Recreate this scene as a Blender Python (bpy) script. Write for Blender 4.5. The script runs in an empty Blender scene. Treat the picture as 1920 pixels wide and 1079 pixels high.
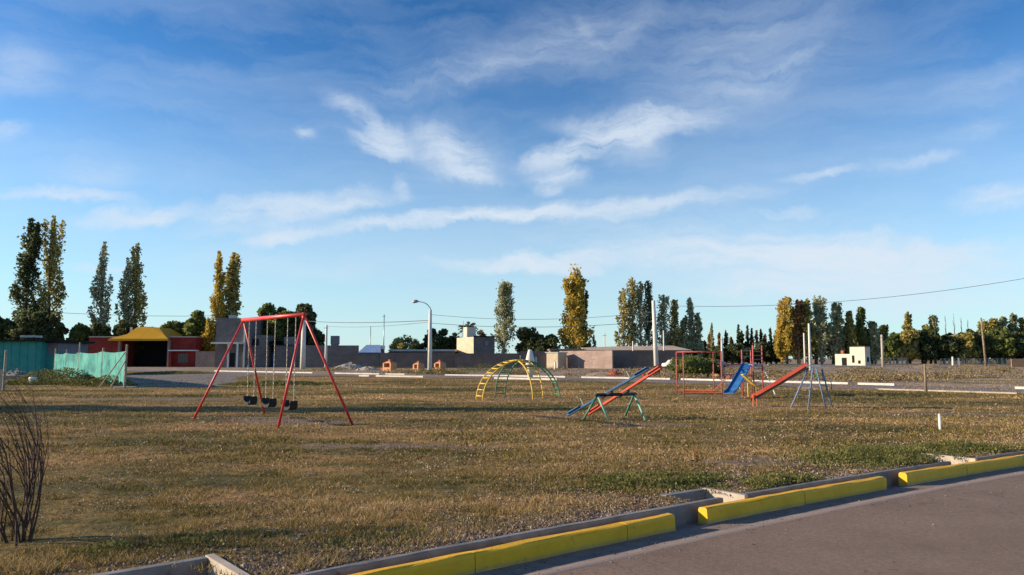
import bpy, math, random
import numpy as np
from mathutils import Vector, Matrix, noise as mn

random.seed(7); RNG = np.random.default_rng(7)
C = bpy.context.scene.collection
SC = bpy.context.scene
R = math.radians

# ------------------------------------------------------------------ camera, sky, sun
F_PX = 1420.0; PITCH = math.atan(132.5 / F_PX); CAM_H = 1.6
cam_d = bpy.data.cameras.new('camera'); cam = bpy.data.objects.new('camera', cam_d); C.objects.link(cam)
cam.location = (0, 0, CAM_H); cam.rotation_euler = (R(90) + PITCH, 0, 0)
cam_d.sensor_width = 36; cam_d.lens = 36 * F_PX / 1920; cam_d.clip_end = 6000; cam_d.clip_start = .05
SC.camera = cam
SC.render.resolution_x = 1024; SC.render.resolution_y = 575
SC.view_settings.view_transform = 'Standard'; SC.view_settings.look = 'None'
SC.view_settings.gamma = 1; SC.view_settings.exposure = 0.6

SUN_EL = R(18); SUN_DIR = Vector((-math.cos(SUN_EL), -.01 * math.cos(SUN_EL), math.sin(SUN_EL))).normalized()  # towards the sun
sun_d = bpy.data.lights.new('sun', 'SUN'); sun_d.energy = 5; sun_d.angle = R(.5); sun_d.color = (1, .80, .56)
sun = bpy.data.objects.new('sun', sun_d); C.objects.link(sun)
sun.rotation_euler = SUN_DIR.to_track_quat('Z', 'Y').to_euler(); sun.location = (-40, 5, 30)

def ray(px, py):
    u = (px - 960) / F_PX; v = (539.5 - py) / F_PX
    return Vector((u, math.cos(PITCH) - math.sin(PITCH) * v, math.sin(PITCH) + math.cos(PITCH) * v))
def gp(px, py, z=0.0):            # survey: where a sight line meets height z
    r = ray(px, py); k = (z - CAM_H) / r.z; return Vector((r.x * k, r.y * k, z))
def at(px, py, Y):                # survey: where a sight line is at distance Y
    r = ray(px, py); k = Y / r.y; return Vector((r.x * k, Y, CAM_H + r.z * k))
def zh(py, Y): return at(960, py, Y).z
def xh(px, Y): return at(px, 672, Y).x

w = bpy.data.worlds.new('World'); SC.world = w; w.use_nodes = True
nt = w.node_tree; N = nt.nodes; L = nt.links; N.clear()
def nd(tree, typ, **kw):
    n = tree.nodes.new(typ)
    for k, v in kw.items(): setattr(n, k, v)
    return n
def mth(tree, op, a, b=None, clamp=False):
    n = nd(tree, 'ShaderNodeMath', operation=op, use_clamp=clamp)
    for i, x in enumerate((a, b)):
        if x is None: continue
        if isinstance(x, (int, float)): n.inputs[i].default_value = x
        else: tree.links.new(x, n.inputs[i])
    return n.outputs[0]
out = nd(nt, 'ShaderNodeOutputWorld'); bg = nd(nt, 'ShaderNodeBackground')
sky = nd(nt, 'ShaderNodeTexSky', sky_type='NISHITA', sun_disc=False)
sky.sun_elevation = SUN_EL; sky.sun_rotation = math.atan2(SUN_DIR.x, SUN_DIR.y)
sky.air_density = 1.0; sky.dust_density = 0.15; sky.ozone_density = 2.2; sky.altitude = 700
bg.inputs['Strength'].default_value = 0.15
tc = nd(nt, 'ShaderNodeTexCoord'); sep = nd(nt, 'ShaderNodeSeparateXYZ'); L.new(tc.outputs['Generated'], sep.inputs[0])
az = mth(nt, 'ARCTAN2', sep.outputs[0], sep.outputs[1]); el = mth(nt, 'ARCSINE', sep.outputs[2])
cmb = nd(nt, 'ShaderNodeCombineXYZ'); L.new(az, cmb.inputs[0]); L.new(el, cmb.inputs[1])
# warp the direction so the cloud edges are ragged
wn = nd(nt, 'ShaderNodeTexNoise'); wn.inputs['Scale'].default_value = 5.5; wn.inputs['Detail'].default_value = 9; wn.inputs['Roughness'].default_value = .62; wn.inputs['Distortion'].default_value = .35
L.new(cmb.outputs[0], wn.inputs['Vector'])
ws = nd(nt, 'ShaderNodeVectorMath', operation='SUBTRACT'); L.new(wn.outputs['Color'], ws.inputs[0]); ws.inputs[1].default_value = (.5, .5, .5)
wm = nd(nt, 'ShaderNodeVectorMath', operation='MULTIPLY'); L.new(ws.outputs[0], wm.inputs[0]); wm.inputs[1].default_value = (.13, .09, 0)
wa = nd(nt, 'ShaderNodeVectorMath', operation='ADD'); L.new(cmb.outputs[0], wa.inputs[0]); L.new(wm.outputs[0], wa.inputs[1])
CL = [  # one cirrus streak each: ends, half width, thickness  (sighted from the photograph, kept as azimuth and elevation)
 (540,250,592,262,7,.28),(590,170,680,240,16,.28),(630,262,760,292,16,.75),(660,205,760,290,20,.45),(740,240,930,325,34,.45),(800,300,930,330,16,.4),
 (740,340,775,378,14,.3),(800,240,960,330,50,.14),(985,308,1130,262,16,.8),(1050,238,1350,212,22,.62),(1060,262,1250,235,16,.4),(1000,325,1100,340,18,.4),(1020,345,1050,372,10,.3),(1100,250,1230,290,34,.2),
 (640,175,1000,110,28,.14),(900,120,1260,10,50,.13),(850,150,1060,80,12,.10),(1070,10,1125,100,10,.10),(1150,150,1640,20,80,.12),(1300,190,1580,110,30,.08),(1430,130,1570,80,10,.08),(1100,110,1240,20,16,.06),
 (140,412,360,388,11,.75),(330,390,760,378,16,.5),(330,430,700,390,18,.3),(460,452,620,432,10,.7),(600,435,900,412,11,.7),(780,428,1100,395,8,.6),(800,418,1450,362,14,.6),
 (820,498,1180,484,12,1.1),(1150,470,1950,466,16,.9),(1180,490,1980,490,9,.7),(1350,520,1980,512,8,.4),(1250,545,1800,538,7,.35),(1300,440,1750,446,6,.25),(1200,500,2000,505,48,.30),(900,450,1700,420,40,.16),(1300,540,2000,545,30,.28),
 (-20,352,235,376,8,.55),(-60,110,130,132,30,.16),(-30,225,90,240,12,.2),(105,490,270,490,5,.45),(80,330,230,330,20,.15),
 (1455,337,1640,325,7,.35),(1650,320,1790,300,8,.2),(1790,382,1960,374,16,.42),(1405,401,1530,396,7,.35),(1700,190,1960,130,20,.12),(1740,270,1900,230,14,.12),
 (200,470,900,500,20,.14)]
acc = None
for (x1, y1, x2, y2, hw, it) in CL:
    a = ray(x1, y1).normalized(); b = ray(x2, y2).normalized()
    A = Vector((math.atan2(a.x, a.y), math.asin(a.z))); B = Vector((math.atan2(b.x, b.y), math.asin(b.z)))
    c = (A + B) / 2; d = B - A
    mp = nd(nt, 'ShaderNodeMapping', vector_type='TEXTURE'); L.new(wa.outputs[0], mp.inputs['Vector'])
    mp.inputs['Location'].default_value = (c.x, c.y, 0); mp.inputs['Rotation'].default_value = (0, 0, math.atan2(d.y, d.x))
    mp.inputs['Scale'].default_value = (d.length / 2 * 1.35, hw / F_PX * 1.9, 1)
    ln = nd(nt, 'ShaderNodeVectorMath', operation='LENGTH'); L.new(mp.outputs[0], ln.inputs[0])
    mr = nd(nt, 'ShaderNodeMapRange', interpolation_type='SMOOTHSTEP')
    mr.inputs['From Min'].default_value = 1; mr.inputs['From Max'].default_value = 0; mr.inputs['To Min'].default_value = 0; mr.inputs['To Max'].default_value = it
    L.new(ln.outputs['Value'], mr.inputs['Value'])
    acc = mr.outputs[0] if acc is None else mth(nt, 'ADD', acc, mr.outputs[0])
def streak_noise(rot, sx, sy, det, rough):
    m = nd(nt, 'ShaderNodeMapping'); L.new(wa.outputs[0], m.inputs['Vector']); m.inputs['Rotation'].default_value = (0, 0, rot); m.inputs['Scale'].default_value = (sx, sy, 1)
    n = nd(nt, 'ShaderNodeTexNoise'); n.inputs['Scale'].default_value = 1; n.inputs['Detail'].default_value = det; n.inputs['Roughness'].default_value = rough
    L.new(m.outputs[0], n.inputs['Vector']); return n.outputs['Fac']
n1 = streak_noise(R(-8), 9, 48, 10, .7); n2 = streak_noise(R(-38), 9, 34, 10, .7)
f1 = nd(nt, 'ShaderNodeMapRange'); f1.inputs['From Min'].default_value = .36; f1.inputs['From Max'].default_value = .62; f1.inputs['To Min'].default_value = .12; f1.inputs['To Max'].default_value = 1.9
L.new(mth(nt, 'MULTIPLY', mth(nt, 'ADD', n1, n2), .5), f1.inputs['Value'])
mask = mth(nt, 'MULTIPLY', acc, f1.outputs[0])
veil = nd(nt, 'ShaderNodeMapRange'); veil.inputs['From Min'].default_value = .42; veil.inputs['From Max'].default_value = .72; veil.inputs['To Max'].default_value = .16
L.new(streak_noise(R(-12), 2.2, 11, 9, .62), veil.inputs['Value'])
mask = mth(nt, 'ADD', mask, veil.outputs[0])
mask = mth(nt, 'SUBTRACT', 1, mth(nt, 'POWER', 2.718, mth(nt, 'MULTIPLY', mask, -1.6)))
def vmul(x, k):
    n = nd(nt, 'ShaderNodeVectorMath', operation='MULTIPLY'); L.new(x, n.inputs[0]); n.inputs[1].default_value = (k, k, k) if isinstance(k, float) else k; return n.outputs[0]
gm = nd(nt, 'ShaderNodeGamma'); L.new(vmul(sky.outputs[0], .15), gm.inputs[0]); gm.inputs[1].default_value = 1.5
base_sky = vmul(gm.outputs[0], (.50 / .15, .88 / .15, 1.0 / .15))
hz = nd(nt, 'ShaderNodeMapRange', interpolation_type='SMOOTHSTEP'); hz.inputs['From Min'].default_value = .42; hz.inputs['From Max'].default_value = -.06
hz.inputs['To Min'].default_value = 0; hz.inputs['To Max'].default_value = .82; L.new(el, hz.inputs['Value'])
hm = nd(nt, 'ShaderNodeMix', data_type='RGBA'); L.new(hz.outputs[0], hm.inputs['Factor']); L.new(base_sky, hm.inputs['A']); hm.inputs['B'].default_value = (2.75, 3.4, 3.75, 1)
hs = hm
mix = nd(nt, 'ShaderNodeMix', data_type='RGBA'); L.new(mask, mix.inputs['Factor']); L.new(hm.outputs['Result'], mix.inputs['A']); mix.inputs['B'].default_value = (3.2, 3.6, 4.05, 1)
L.new(mix.outputs['Result'], bg.inputs['Color']); L.new(bg.outputs[0], out.inputs[0])

# ------------------------------------------------------------------ helpers
def tag(o, label=None, cat=None, group=None, kind=None):
    if label: o['label'] = label
    if cat: o['category'] = cat
    if group: o['group'] = group
    if kind: o['kind'] = kind
    return o
def thing(name, label, cat, loc=(0, 0, 0), rz=0, group=None):
    o = bpy.data.objects.new(name, None); C.objects.link(o); o.empty_display_size = .3
    o.location = loc; o.rotation_euler = (0, 0, rz); return tag(o, label, cat, group)
class MB:
    def __init__(s): s.v = []; s.f = []
    def add(s, vs, fs):
        b = len(s.v); s.v += [tuple(v) for v in vs]; s.f += [tuple(i + b for i in f) for f in fs]; return s
    def box(s, x0, x1, y0, y1, z0, z1, M=None):
        vs = [Vector((x, y, z)) for x in (x0, x1) for y in (y0, y1) for z in (z0, z1)]
        if M: vs = [M @ v for v in vs]
        return s.add(vs, [(0, 1, 3, 2), (4, 6, 7, 5), (0, 4, 5, 1), (2, 3, 7, 6), (0, 2, 6, 4), (1, 5, 7, 3)])
    def cbox(s, c, sx, sy, sz, rz=0):
        M = Matrix.Translation(c) @ Matrix.Rotation(rz, 4, 'Z'); return s.box(-sx/2, sx/2, -sy/2, sy/2, 0, sz, M)
    def tube(s, pts, rs, n=8, cap=True):
        pts = [Vector(p) for p in pts]
        if isinstance(rs, (int, float)): rs = [rs] * len(pts)
        b = len(s.v); up = Vector((0, 0, 1)); prev = None
        for i, p in enumerate(pts):
            d = (pts[min(i + 1, len(pts) - 1)] - pts[max(i - 1, 0)]).normalized()
            if prev is None:
                a = d.cross(up)
                if a.length < .05: a = d.cross(Vector((1, 0, 0)))
            else: a = prev - d * prev.dot(d)
            a.normalize(); prev = a; c = d.cross(a)
            for k in range(n):
                t = 2 * math.pi * k / n; s.v.append(tuple(p + (a * math.cos(t) + c * math.sin(t)) * rs[i]))
        for i in range(len(pts) - 1):
            for k in range(n):
                k2 = (k + 1) % n; s.f.append((b + i*n + k, b + i*n + k2, b + (i+1)*n + k2, b + (i+1)*n + k))
        if cap:
            s.f.append(tuple(b + k for k in range(n))[::-1]); s.f.append(tuple(b + (len(pts)-1)*n + k for k in range(n)))
        return s
    def bar(s, a, b_, wd, ht, up=(0, 0, 1)):
        a = Vector(a); b_ = Vector(b_); d = (b_ - a); l = d.length; d.normalize()
        sd = d.cross(Vector(up)).normalized(); u = sd.cross(d)
        M = Matrix((( d.x, sd.x, u.x, a.x), (d.y, sd.y, u.y, a.y), (d.z, sd.z, u.z, a.z), (0, 0, 0, 1)))
        return s.box(0, l, -wd/2, wd/2, -ht/2, ht/2, M)
    def build(s, name, mat, parent=None, smooth=False, bevel=0):
        me = bpy.data.meshes.new(name); me.from_pydata(s.v, [], s.f); me.validate(); me.update()
        o = bpy.data.objects.new(name, me); C.objects.link(o)
        for m in (mat if isinstance(mat, (list, tuple)) else [mat]): me.materials.append(m)
        import bmesh as bmm
        bm = bmm.new(); bm.from_mesh(me); bmm.ops.recalc_face_normals(bm, faces=bm.faces)
        if bevel: bmm.ops.bevel(bm, geom=[e for e in bm.edges if len(e.link_faces) == 2 and e.calc_face_angle(0) > .6], offset=bevel, segments=2, affect='EDGES', profile=.5)
        bm.to_mesh(me); bm.free()
        if smooth: me.polygons.foreach_set('use_smooth', [True] * len(me.polygons))
        if parent: o.parent = parent
        return o
def dup(root, loc=None, rz=None, label=None, sc=None):
    r = root.copy(); C.objects.link(r)
    if loc is not None: r.location = loc
    if rz is not None: r.rotation_euler = (0, 0, rz)
    if sc is not None: r.scale = (sc, sc, sc) if isinstance(sc, (int, float)) else sc
    if label: r['label'] = label
    for ch in root.children:
        c = ch.copy(); C.objects.link(c); c.parent = r
        for g in ch.children:
            d = g.copy(); C.objects.link(d); d.parent = c
    return r

# ------------------------------------------------------------------ materials
def ramp(tree, fac, stops):
    r = nd(tree, 'ShaderNodeValToRGB'); tree.links.new(fac, r.inputs[0]); e = r.color_ramp.elements
    while len(e) < len(stops): e.new(.5)
    for i, (p, c) in enumerate(stops): e[i].position = p; e[i].color = (*c, 1)
    return r.outputs[0]
def noise_n(tree, vec, scale, det=6, rough=.6, dist=0):
    n = nd(tree, 'ShaderNodeTexNoise'); n.inputs['Scale'].default_value = scale; n.inputs['Detail'].default_value = det
    n.inputs['Roughness'].default_value = rough; n.inputs['Distortion'].default_value = dist
    if vec is not None: tree.links.new(vec, n.inputs['Vector'])
    return n.outputs['Fac']
def newmat(name):
    m = bpy.data.materials.new(name); m.use_nodes = True; t = m.node_tree
    b = t.nodes['Principled BSDF']; g = nd(t, 'ShaderNodeNewGeometry'); return m, t, b, g.outputs['Position']
def mixc(t, f, a, b, mode='MIX'):
    n = nd(t, 'ShaderNodeMix', data_type='RGBA', blend_type=mode)
    for k, x in (('Factor', f), ('A', a), ('B', b)):
        if isinstance(x, (int, float)): n.inputs[k].default_value = x
        elif isinstance(x, tuple): n.inputs[k].default_value = (*x, 1)
        else: t.links.new(x, n.inputs[k])
    return n.outputs['Result']
def bump(t, b, h, strength=.5, dist=.02):
    n = nd(t, 'ShaderNodeBump'); n.inputs['Strength'].default_value = strength; n.inputs['Distance'].default_value = dist
    t.links.new(h, n.inputs['Height']); t.links.new(n.outputs[0], b.inputs['Normal'])
def pm(name, c1, c2, scale=3, rough=.8, bs=None, bst=.4, bd=.01, spec=.3, metal=0, spots=None):
    m, t, b, pos = newmat(name)
    col = ramp(t, noise_n(t, pos, scale), [(.35, c1), (.65, c2)])
    if spots:   # chips / stains: (colour, scale, threshold)
        fac = nd(t, 'ShaderNodeMapRange'); fac.inputs['From Min'].default_value = spots[2]; fac.inputs['From Max'].default_value = spots[2] + .04
        t.links.new(noise_n(t, pos, spots[1], 8, .7), fac.inputs['Value']); col = mixc(t, fac.outputs[0], col, spots[0])
    t.links.new(col, b.inputs['Base Color']); b.inputs['Roughness'].default_value = rough; b.inputs['Metallic'].default_value = metal
    b.inputs['Specular IOR Level'].default_value = spec
    if bs: bump(t, b, noise_n(t, pos, bs, 8, .65), bst, bd)
    return m
def brickm(name, c1, c2, mortar, wx=.4, wz=.2, rough=.9):
    m, t, b, pos = newmat(name)
    s = nd(t, 'ShaderNodeSeparateXYZ'); t.links.new(pos, s.inputs[0]); cb = nd(t, 'ShaderNodeCombineXYZ')
    t.links.new(mth(t, 'ADD', s.outputs[0], s.outputs[1]), cb.inputs[0]); t.links.new(s.outputs[2], cb.inputs[1])
    br = nd(t, 'ShaderNodeTexBrick'); t.links.new(cb.outputs[0], br.inputs['Vector']); br.inputs['Scale'].default_value = 1
    br.inputs['Brick Width'].default_value = wx; br.inputs['Row Height'].default_value = wz; br.inputs['Mortar Size'].default_value = .014
    br.inputs['Color1'].default_value = (*c1, 1); br.inputs['Color2'].default_value = (*c2, 1); br.inputs['Mortar'].default_value = (*mortar, 1)
    col = mixc(t, .75, br.outputs['Color'], ramp(t, noise_n(t, pos, .6, 8, .7), [(.3, (.55, .53, .52)), (.7, (1.15, 1.12, 1.1))]), 'MULTIPLY')
    t.links.new(col, b.inputs['Base Color']); b.inputs['Roughness'].default_value = rough; b.inputs['Specular IOR Level'].default_value = .2
    bump(t, b, noise_n(t, pos, 9), .4, .02); return m
def leafm(name, cols, trans=.35, scale=.35):
    m, t, b, pos = newmat(name)
    g = nd(t, 'ShaderNodeNewGeometry'); rnd = g.outputs['Random Per Island']
    f = mth(t, 'ADD', mth(t, 'MULTIPLY', rnd, .5), mth(t, 'MULTIPLY', noise_n(t, pos, scale, 3, .6), .62))
    n = len(cols); col = ramp(t, f, [(.22 + .62 * i / (n - 1), c) for i, c in enumerate(cols)])
    t.links.new(col, b.inputs['Base Color']); b.inputs['Roughness'].default_value = .7; b.inputs['Specular IOR Level'].default_value = .15
    tr = nd(t, 'ShaderNodeBsdfTranslucent'); t.links.new(col, tr.inputs[0])
    mx = nd(t, 'ShaderNodeMixShader'); mx.inputs[0].default_value = trans
    t.links.new(b.outputs[0], mx.inputs[1]); t.links.new(tr.outputs[0], mx.inputs[2])
    t.links.new(mx.outputs[0], t.nodes['Material Output'].inputs[0]); return m
WORN = [(-6.6, 20.2, 1.5, 1.0), (-5.4, 19.2, 1.5, .9), (9.1, 30.6, 1.0, .6), (8.0, 25.4, 1.0, .6), (1.6, 21.0, .7, .4), (.3, 30.2, 2.0, 1.0), (3.2, 18.6, 1.2, .5), (8.2, 32.5, 2.2, 1.1), (-14, 30, 5, 1.2), (13, 22, 3, .7), (4, 12, 1.6, .5), (-2, 14, 1.8, .45)]
def field_colour(t, pos):
    """dry autumn lawn: olive, straw and rusty patches, shared by turf and soil"""
    mpp = nd(t, 'ShaderNodeMapping'); t.links.new(pos, mpp.inputs[0]); mpp.inputs['Scale'].default_value = (.45, 1, 1)
    big = noise_n(t, mpp.outputs[0], .22, 5, .6); mid = noise_n(t, mpp.outputs[0], 1.1, 6, .65)
    f = mth(t, 'ADD', mth(t, 'ADD', mth(t, 'MULTIPLY', big, 1.0), mth(t, 'MULTIPLY', mid, .55)), -.25)
    return f
M = {}
M['steel_red'] = pm('red_paint', (.55, .035, .035), (.66, .06, .05), 6, .42, spots=((.25, .12, .09), 14, .66), spec=.5)
M['steel_pink'] = pm('faded_red_paint', (.42, .06, .07), (.52, .16, .14), 9, .65, spots=((.22, .12, .10), 12, .62))
M['orange_paint'] = pm('orange_paint', (.62, .12, .05), (.66, .2, .1), 5, .6)
M['steel_yellow'] = pm('yellow_paint', (.66, .42, .05), (.72, .5, .10), 6, .5, spots=((.35, .25, .12), 16, .68))
M['steel_green'] = pm('green_paint', (.04, .16, .10), (.09, .25, .15), 4, .5)
M['steel_mint'] = pm('light_green_paint', (.16, .40, .25), (.28, .5, .38), 4, .5)
M['steel_black'] = pm('black_paint', (.012, .014, .018), (.03, .03, .035), 8, .5)
M['steel_blue'] = pm('blue_paint', (.03, .13, .36), (.05, .20, .46), 3, .45)
M['steel_palebl'] = pm('faded_blue_paint', (.10, .17, .30), (.20, .27, .38), 4, .6)
M['slide_red'] = pm('slide_red_paint', (.44, .05, .03), (.54, .10, .06), 3, .45)
M['plank_blue'] = pm('plank_blue_paint', (.03, .09, .20), (.05, .16, .32), 5, .5, spots=((.3, .34, .36), 18, .66))
M['plank_red'] = pm('plank_red_paint', (.55, .06, .03), (.66, .10, .05), 5, .5, spots=((.6, .35, .25), 18, .68))
M['chain'] = pm('pale_chain_steel', (.36, .34, .28), (.50, .46, .38), 30, .6, metal=.1)
M['rubber'] = pm('black_rubber', (.012, .012, .014), (.03, .03, .032), 12, .7)
M['white'] = pm('white_paint', (.62, .62, .58), (.78, .77, .72), 4, .7)
M['pole'] = pm('pale_concrete_pole', (.60, .57, .52), (.72, .69, .63), 2, .85, 12)
M['polewood'] = pm('weathered_timber', (.20, .15, .10), (.34, .27, .19), 3, .9, 20)
M['wood'] = pm('fence_post_timber', (.24, .20, .15), (.42, .37, .29), 5, .9, 25)
M['concrete'] = pm('grey_concrete', (.17, .16, .155), (.27, .255, .24), 3.5, .9, 30, .5, .006, spots=((.11, .10, .09), 5, .6))
M['oldconc'] = pm('sandy_concrete', (.36, .31, .25), (.5, .44, .36), 3, .9, 30, .4, .006)
M['whitekerb'] = pm('whitewashed_kerb', (.52, .49, .45), (.68, .64, .58), 1.5, .8)
M['metal'] = pm('galvanised_metal', (.3, .32, .34), (.42, .44, .46), 4, .45, metal=.6)
M['blueroof'] = pm('blue_roof_sheet', (.17, .27, .46), (.25, .36, .56), 1, .4)
M['greyroof'] = pm('pale_roof_sheet', (.40, .38, .37), (.52, .50, .48), 1, .6)
M['beigeroof'] = pm('beige_roof_sheet', (.42, .33, .26), (.55, .45, .36), .6, .7)
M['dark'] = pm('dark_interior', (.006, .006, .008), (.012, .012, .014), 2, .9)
M['glass'] = pm('dark_window_glass', (.015, .018, .022), (.03, .035, .04), 2, .15, spec=.6)
M['yroof'] = pm('ochre_roof', (.52, .26, .008), (.6, .32, .015), .5, .7)
M['redwall'] = brickm('red_brick_wall', (.30, .04, .033), (.23, .03, .025), (.20, .045, .04), .5, .25)
M['greywall'] = brickm('grey_block_wall', (.20, .185, .185), (.15, .14, .145), (.12, .11, .11))
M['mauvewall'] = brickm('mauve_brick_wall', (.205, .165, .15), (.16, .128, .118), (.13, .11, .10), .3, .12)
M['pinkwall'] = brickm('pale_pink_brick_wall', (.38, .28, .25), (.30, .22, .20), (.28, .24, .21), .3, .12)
M['render'] = pm('tan_render', (.46, .38, .27), (.58, .49, .36), 1.2, .9, 8)
M['cream'] = pm('cream_render', (.56, .51, .42), (.66, .6, .5), 1, .9, 8)
M['greyrender'] = pm('grey_render', (.14, .135, .15), (.22, .21, .225), .5, .9, 8)
M['bluedoor'] = pm('blue_door_paint', (.03, .10, .26), (.05, .15, .34), 3, .5)
M['teal'] = pm('teal_sheet', (.03, .23, .21), (.045, .30, .27), 1, .7)
M['oak'] = pm('brick_orange', (.52, .24, .11), (.62, .33, .18), 3, .85, 12)
M['brickred'] = pm('brick_red', (.34, .08, .05), (.44, .12, .07), 3, .85, 12)
M['bark'] = pm('bark', (.09, .07, .055), (.19, .16, .13), 3, .95, 14, .8, .03)
M['palebark'] = pm('pale_bark', (.22, .20, .17), (.4, .37, .32), 2, .95, 14, .8, .03)
M['twig'] = pm('dark_twig', (.04, .024, .018), (.11, .062, .042), 20, .85)
M['cable'] = pm('cable', (.10, .10, .11), (.16, .16, .16), 1, .7)
# yellow kerb paint, worn with dirt near the bottom edge
m, t, b, pos = newmat('yellow_kerb_paint'); M['kerb'] = m
col = ramp(t, noise_n(t, pos, 5, 8, .7), [(.3, (.72, .38, .002)), (.7, (.86, .48, .005))])
fr = nd(t, 'ShaderNodeMapRange'); fr.inputs['From Min'].default_value = .61; fr.inputs['From Max'].default_value = .67; t.links.new(noise_n(t, pos, 13, 9, .72), fr.inputs['Value'])
col = mixc(t, mth(t, 'MULTIPLY', fr.outputs[0], .75), col, (.30, .17, .05))
sp = nd(t, 'ShaderNodeSeparateXYZ'); t.links.new(pos, sp.inputs[0])
lo = nd(t, 'ShaderNodeMapRange'); lo.inputs['From Min'].default_value = -.115; lo.inputs['From Max'].default_value = -.165; t.links.new(sp.outputs[2], lo.inputs['Value'])
col = mixc(t, mth(t, 'MULTIPLY', lo.outputs[0], mth(t, 'MULTIPLY', noise_n(t, pos, 9, 8, .7), 1.3), True), col, (.20, .17, .13))
t.links.new(col, b.inputs['Base Color']); b.inputs['Roughness'].default_value = .6; bump(t, b, noise_n(t, pos, 40, 6, .6), .5, .006)
# asphalt
m, t, b, pos = newmat('asphalt'); M['asphalt'] = m
vo = nd(t, 'ShaderNodeTexVoronoi'); vo.inputs['Scale'].default_value = 130; t.links.new(pos, vo.inputs['Vector'])
base = ramp(t, noise_n(t, pos, .9, 6, .6), [(.3, (.21, .148, .112)), (.7, (.27, .195, .148))])
base = mixc(t, .8, base, ramp(t, noise_n(t, pos, 28, 9, .8), [(.36, (.66, .66, .66)), (.64, (1.34, 1.33, 1.32))]), 'MULTIPLY')
col = mixc(t, .55, base, ramp(t, vo.outputs['Distance'], [(.0, (1.35, 1.3, 1.25)), (.5, (.75, .75, .75))]), 'MULTIPLY')
v2 = nd(t, 'ShaderNodeTexVoronoi'); v2.inputs['Scale'].default_value = 9; t.links.new(pos, v2.inputs['Vector'])
sp2 = nd(t, 'ShaderNodeMapRange'); sp2.inputs['From Min'].default_value = .075; sp2.inputs['From Max'].default_value = .05; t.links.new(v2.outputs['Distance'], sp2.inputs['Value'])
col = mixc(t, mth(t, 'MULTIPLY', sp2.outputs[0], noise_n(t, pos, 3)), col, (.42, .34, .28))
vc = nd(t, 'ShaderNodeTexVoronoi', feature='DISTANCE_TO_EDGE'); vc.inputs['Scale'].default_value = .55; nw = nd(t, 'ShaderNodeTexNoise'); nw.inputs['Scale'].default_value = 2.5; nw.inputs['Detail'].default_value = 6; t.links.new(pos, nw.inputs['Vector'])
va = nd(t, 'ShaderNodeVectorMath', operation='ADD'); t.links.new(pos, va.inputs[0]); t.links.new(nw.outputs['Color'], va.inputs[1]); t.links.new(va.outputs[0], vc.inputs['Vector'])
cr = nd(t, 'ShaderNodeMapRange'); cr.inputs['From Min'].default_value = .008; cr.inputs['From Max'].default_value = .002; t.links.new(vc.outputs['Distance'], cr.inputs['Value'])
gate = nd(t, 'ShaderNodeMapRange'); gate.inputs['From Min'].default_value = .5; gate.inputs['From Max'].default_value = .58; t.links.new(noise_n(t, pos, .5), gate.inputs['Value'])
col = mixc(t, mth(t, 'MULTIPLY', mth(t, 'MULTIPLY', cr.outputs[0], gate.outputs[0]), .55), col, (.06, .048, .042))
st_ = nd(t, 'ShaderNodeMapRange'); st_.inputs['From Min'].default_value = .56; st_.inputs['From Max'].default_value = .75; t.links.new(noise_n(t, pos, 1.7, 8, .7), st_.inputs['Value'])
col = mixc(t, mth(t, 'MULTIPLY', st_.outputs[0], .5), col, (.14, .10, .085))
t.links.new(col, b.inputs['Base Color']); b.inputs['Roughness'].default_value = .85; b.inputs['Specular IOR Level'].default_value = .25
bump(t, b, vo.outputs['Distance'], .5, .004)
# gutter strip: grey concrete with the outer edge tinted tan to look sunlit (uv.y = 0 at kerb .. 1 at road)
m, t, b, pos = newmat('gutter_concrete'); M['gutter'] = m
uv = nd(t, 'ShaderNodeUVMap'); su = nd(t, 'ShaderNodeSeparateXYZ'); t.links.new(uv.outputs[0], su.inputs[0])
col = ramp(t, noise_n(t, pos, 6, 8, .7), [(.3, (.15, .115, .10)), (.7, (.27, .21, .175))])
ed = nd(t, 'ShaderNodeMapRange'); ed.inputs['From Min'].default_value = .50; ed.inputs['From Max'].default_value = .66
t.links.new(mth(t, 'ADD', su.outputs[1], mth(t, 'MULTIPLY', mth(t, 'SUBTRACT', noise_n(t, pos, 4), .5), .5)), ed.inputs['Value'])
col = mixc(t, mth(t, 'MULTIPLY', ed.outputs[0], .8), col, (.40, .30, .235)); t.links.new(col, b.inputs['Base Color']); b.inputs['Roughness'].default_value = .9
bump(t, b, noise_n(t, pos, 40, 6), .5, .006)
# field soil under the turf; uv = metres along / away from the kerb
m, t, b, pos = newmat('dry_turf_ground'); M['field'] = m
f = field_colour(t, pos)
grass = ramp(t, f, [(.36, (.075, .072, .028)), (.47, (.17, .14, .052)), (.57, (.31, .20, .08)), (.70, (.44, .26, .135))])
fine = noise_n(t, pos, 22, 5, .7)
grass = mixc(t, .9, grass, ramp(t, mth(t, 'ADD', mth(t, 'MULTIPLY', fine, .5), mth(t, 'MULTIPLY', noise_n(t, pos, 5, 5, .7), .5)), [(.38, (.35, .33, .32)), (.62, (1.3, 1.25, 1.2))]), 'MULTIPLY')
uv = nd(t, 'ShaderNodeUVMap'); su = nd(t, 'ShaderNodeSeparateXYZ'); t.links.new(uv.outputs[0], su.inputs[0])
soil = ramp(t, noise_n(t, pos, 30, 8, .7), [(.3, (.10, .072, .06)), (.7, (.26, .195, .16))])
ed = nd(t, 'ShaderNodeMapRange'); ed.inputs['From Min'].default_value = 1.1; ed.inputs['From Max'].default_value = .35
t.links.new(mth(t, 'ADD', su.outputs[1], mth(t, 'MULTIPLY', mth(t, 'SUBTRACT', noise_n(t, pos, 1.2, 6, .65),   .5), 3.0)), ed.inputs['Value'])
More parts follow.
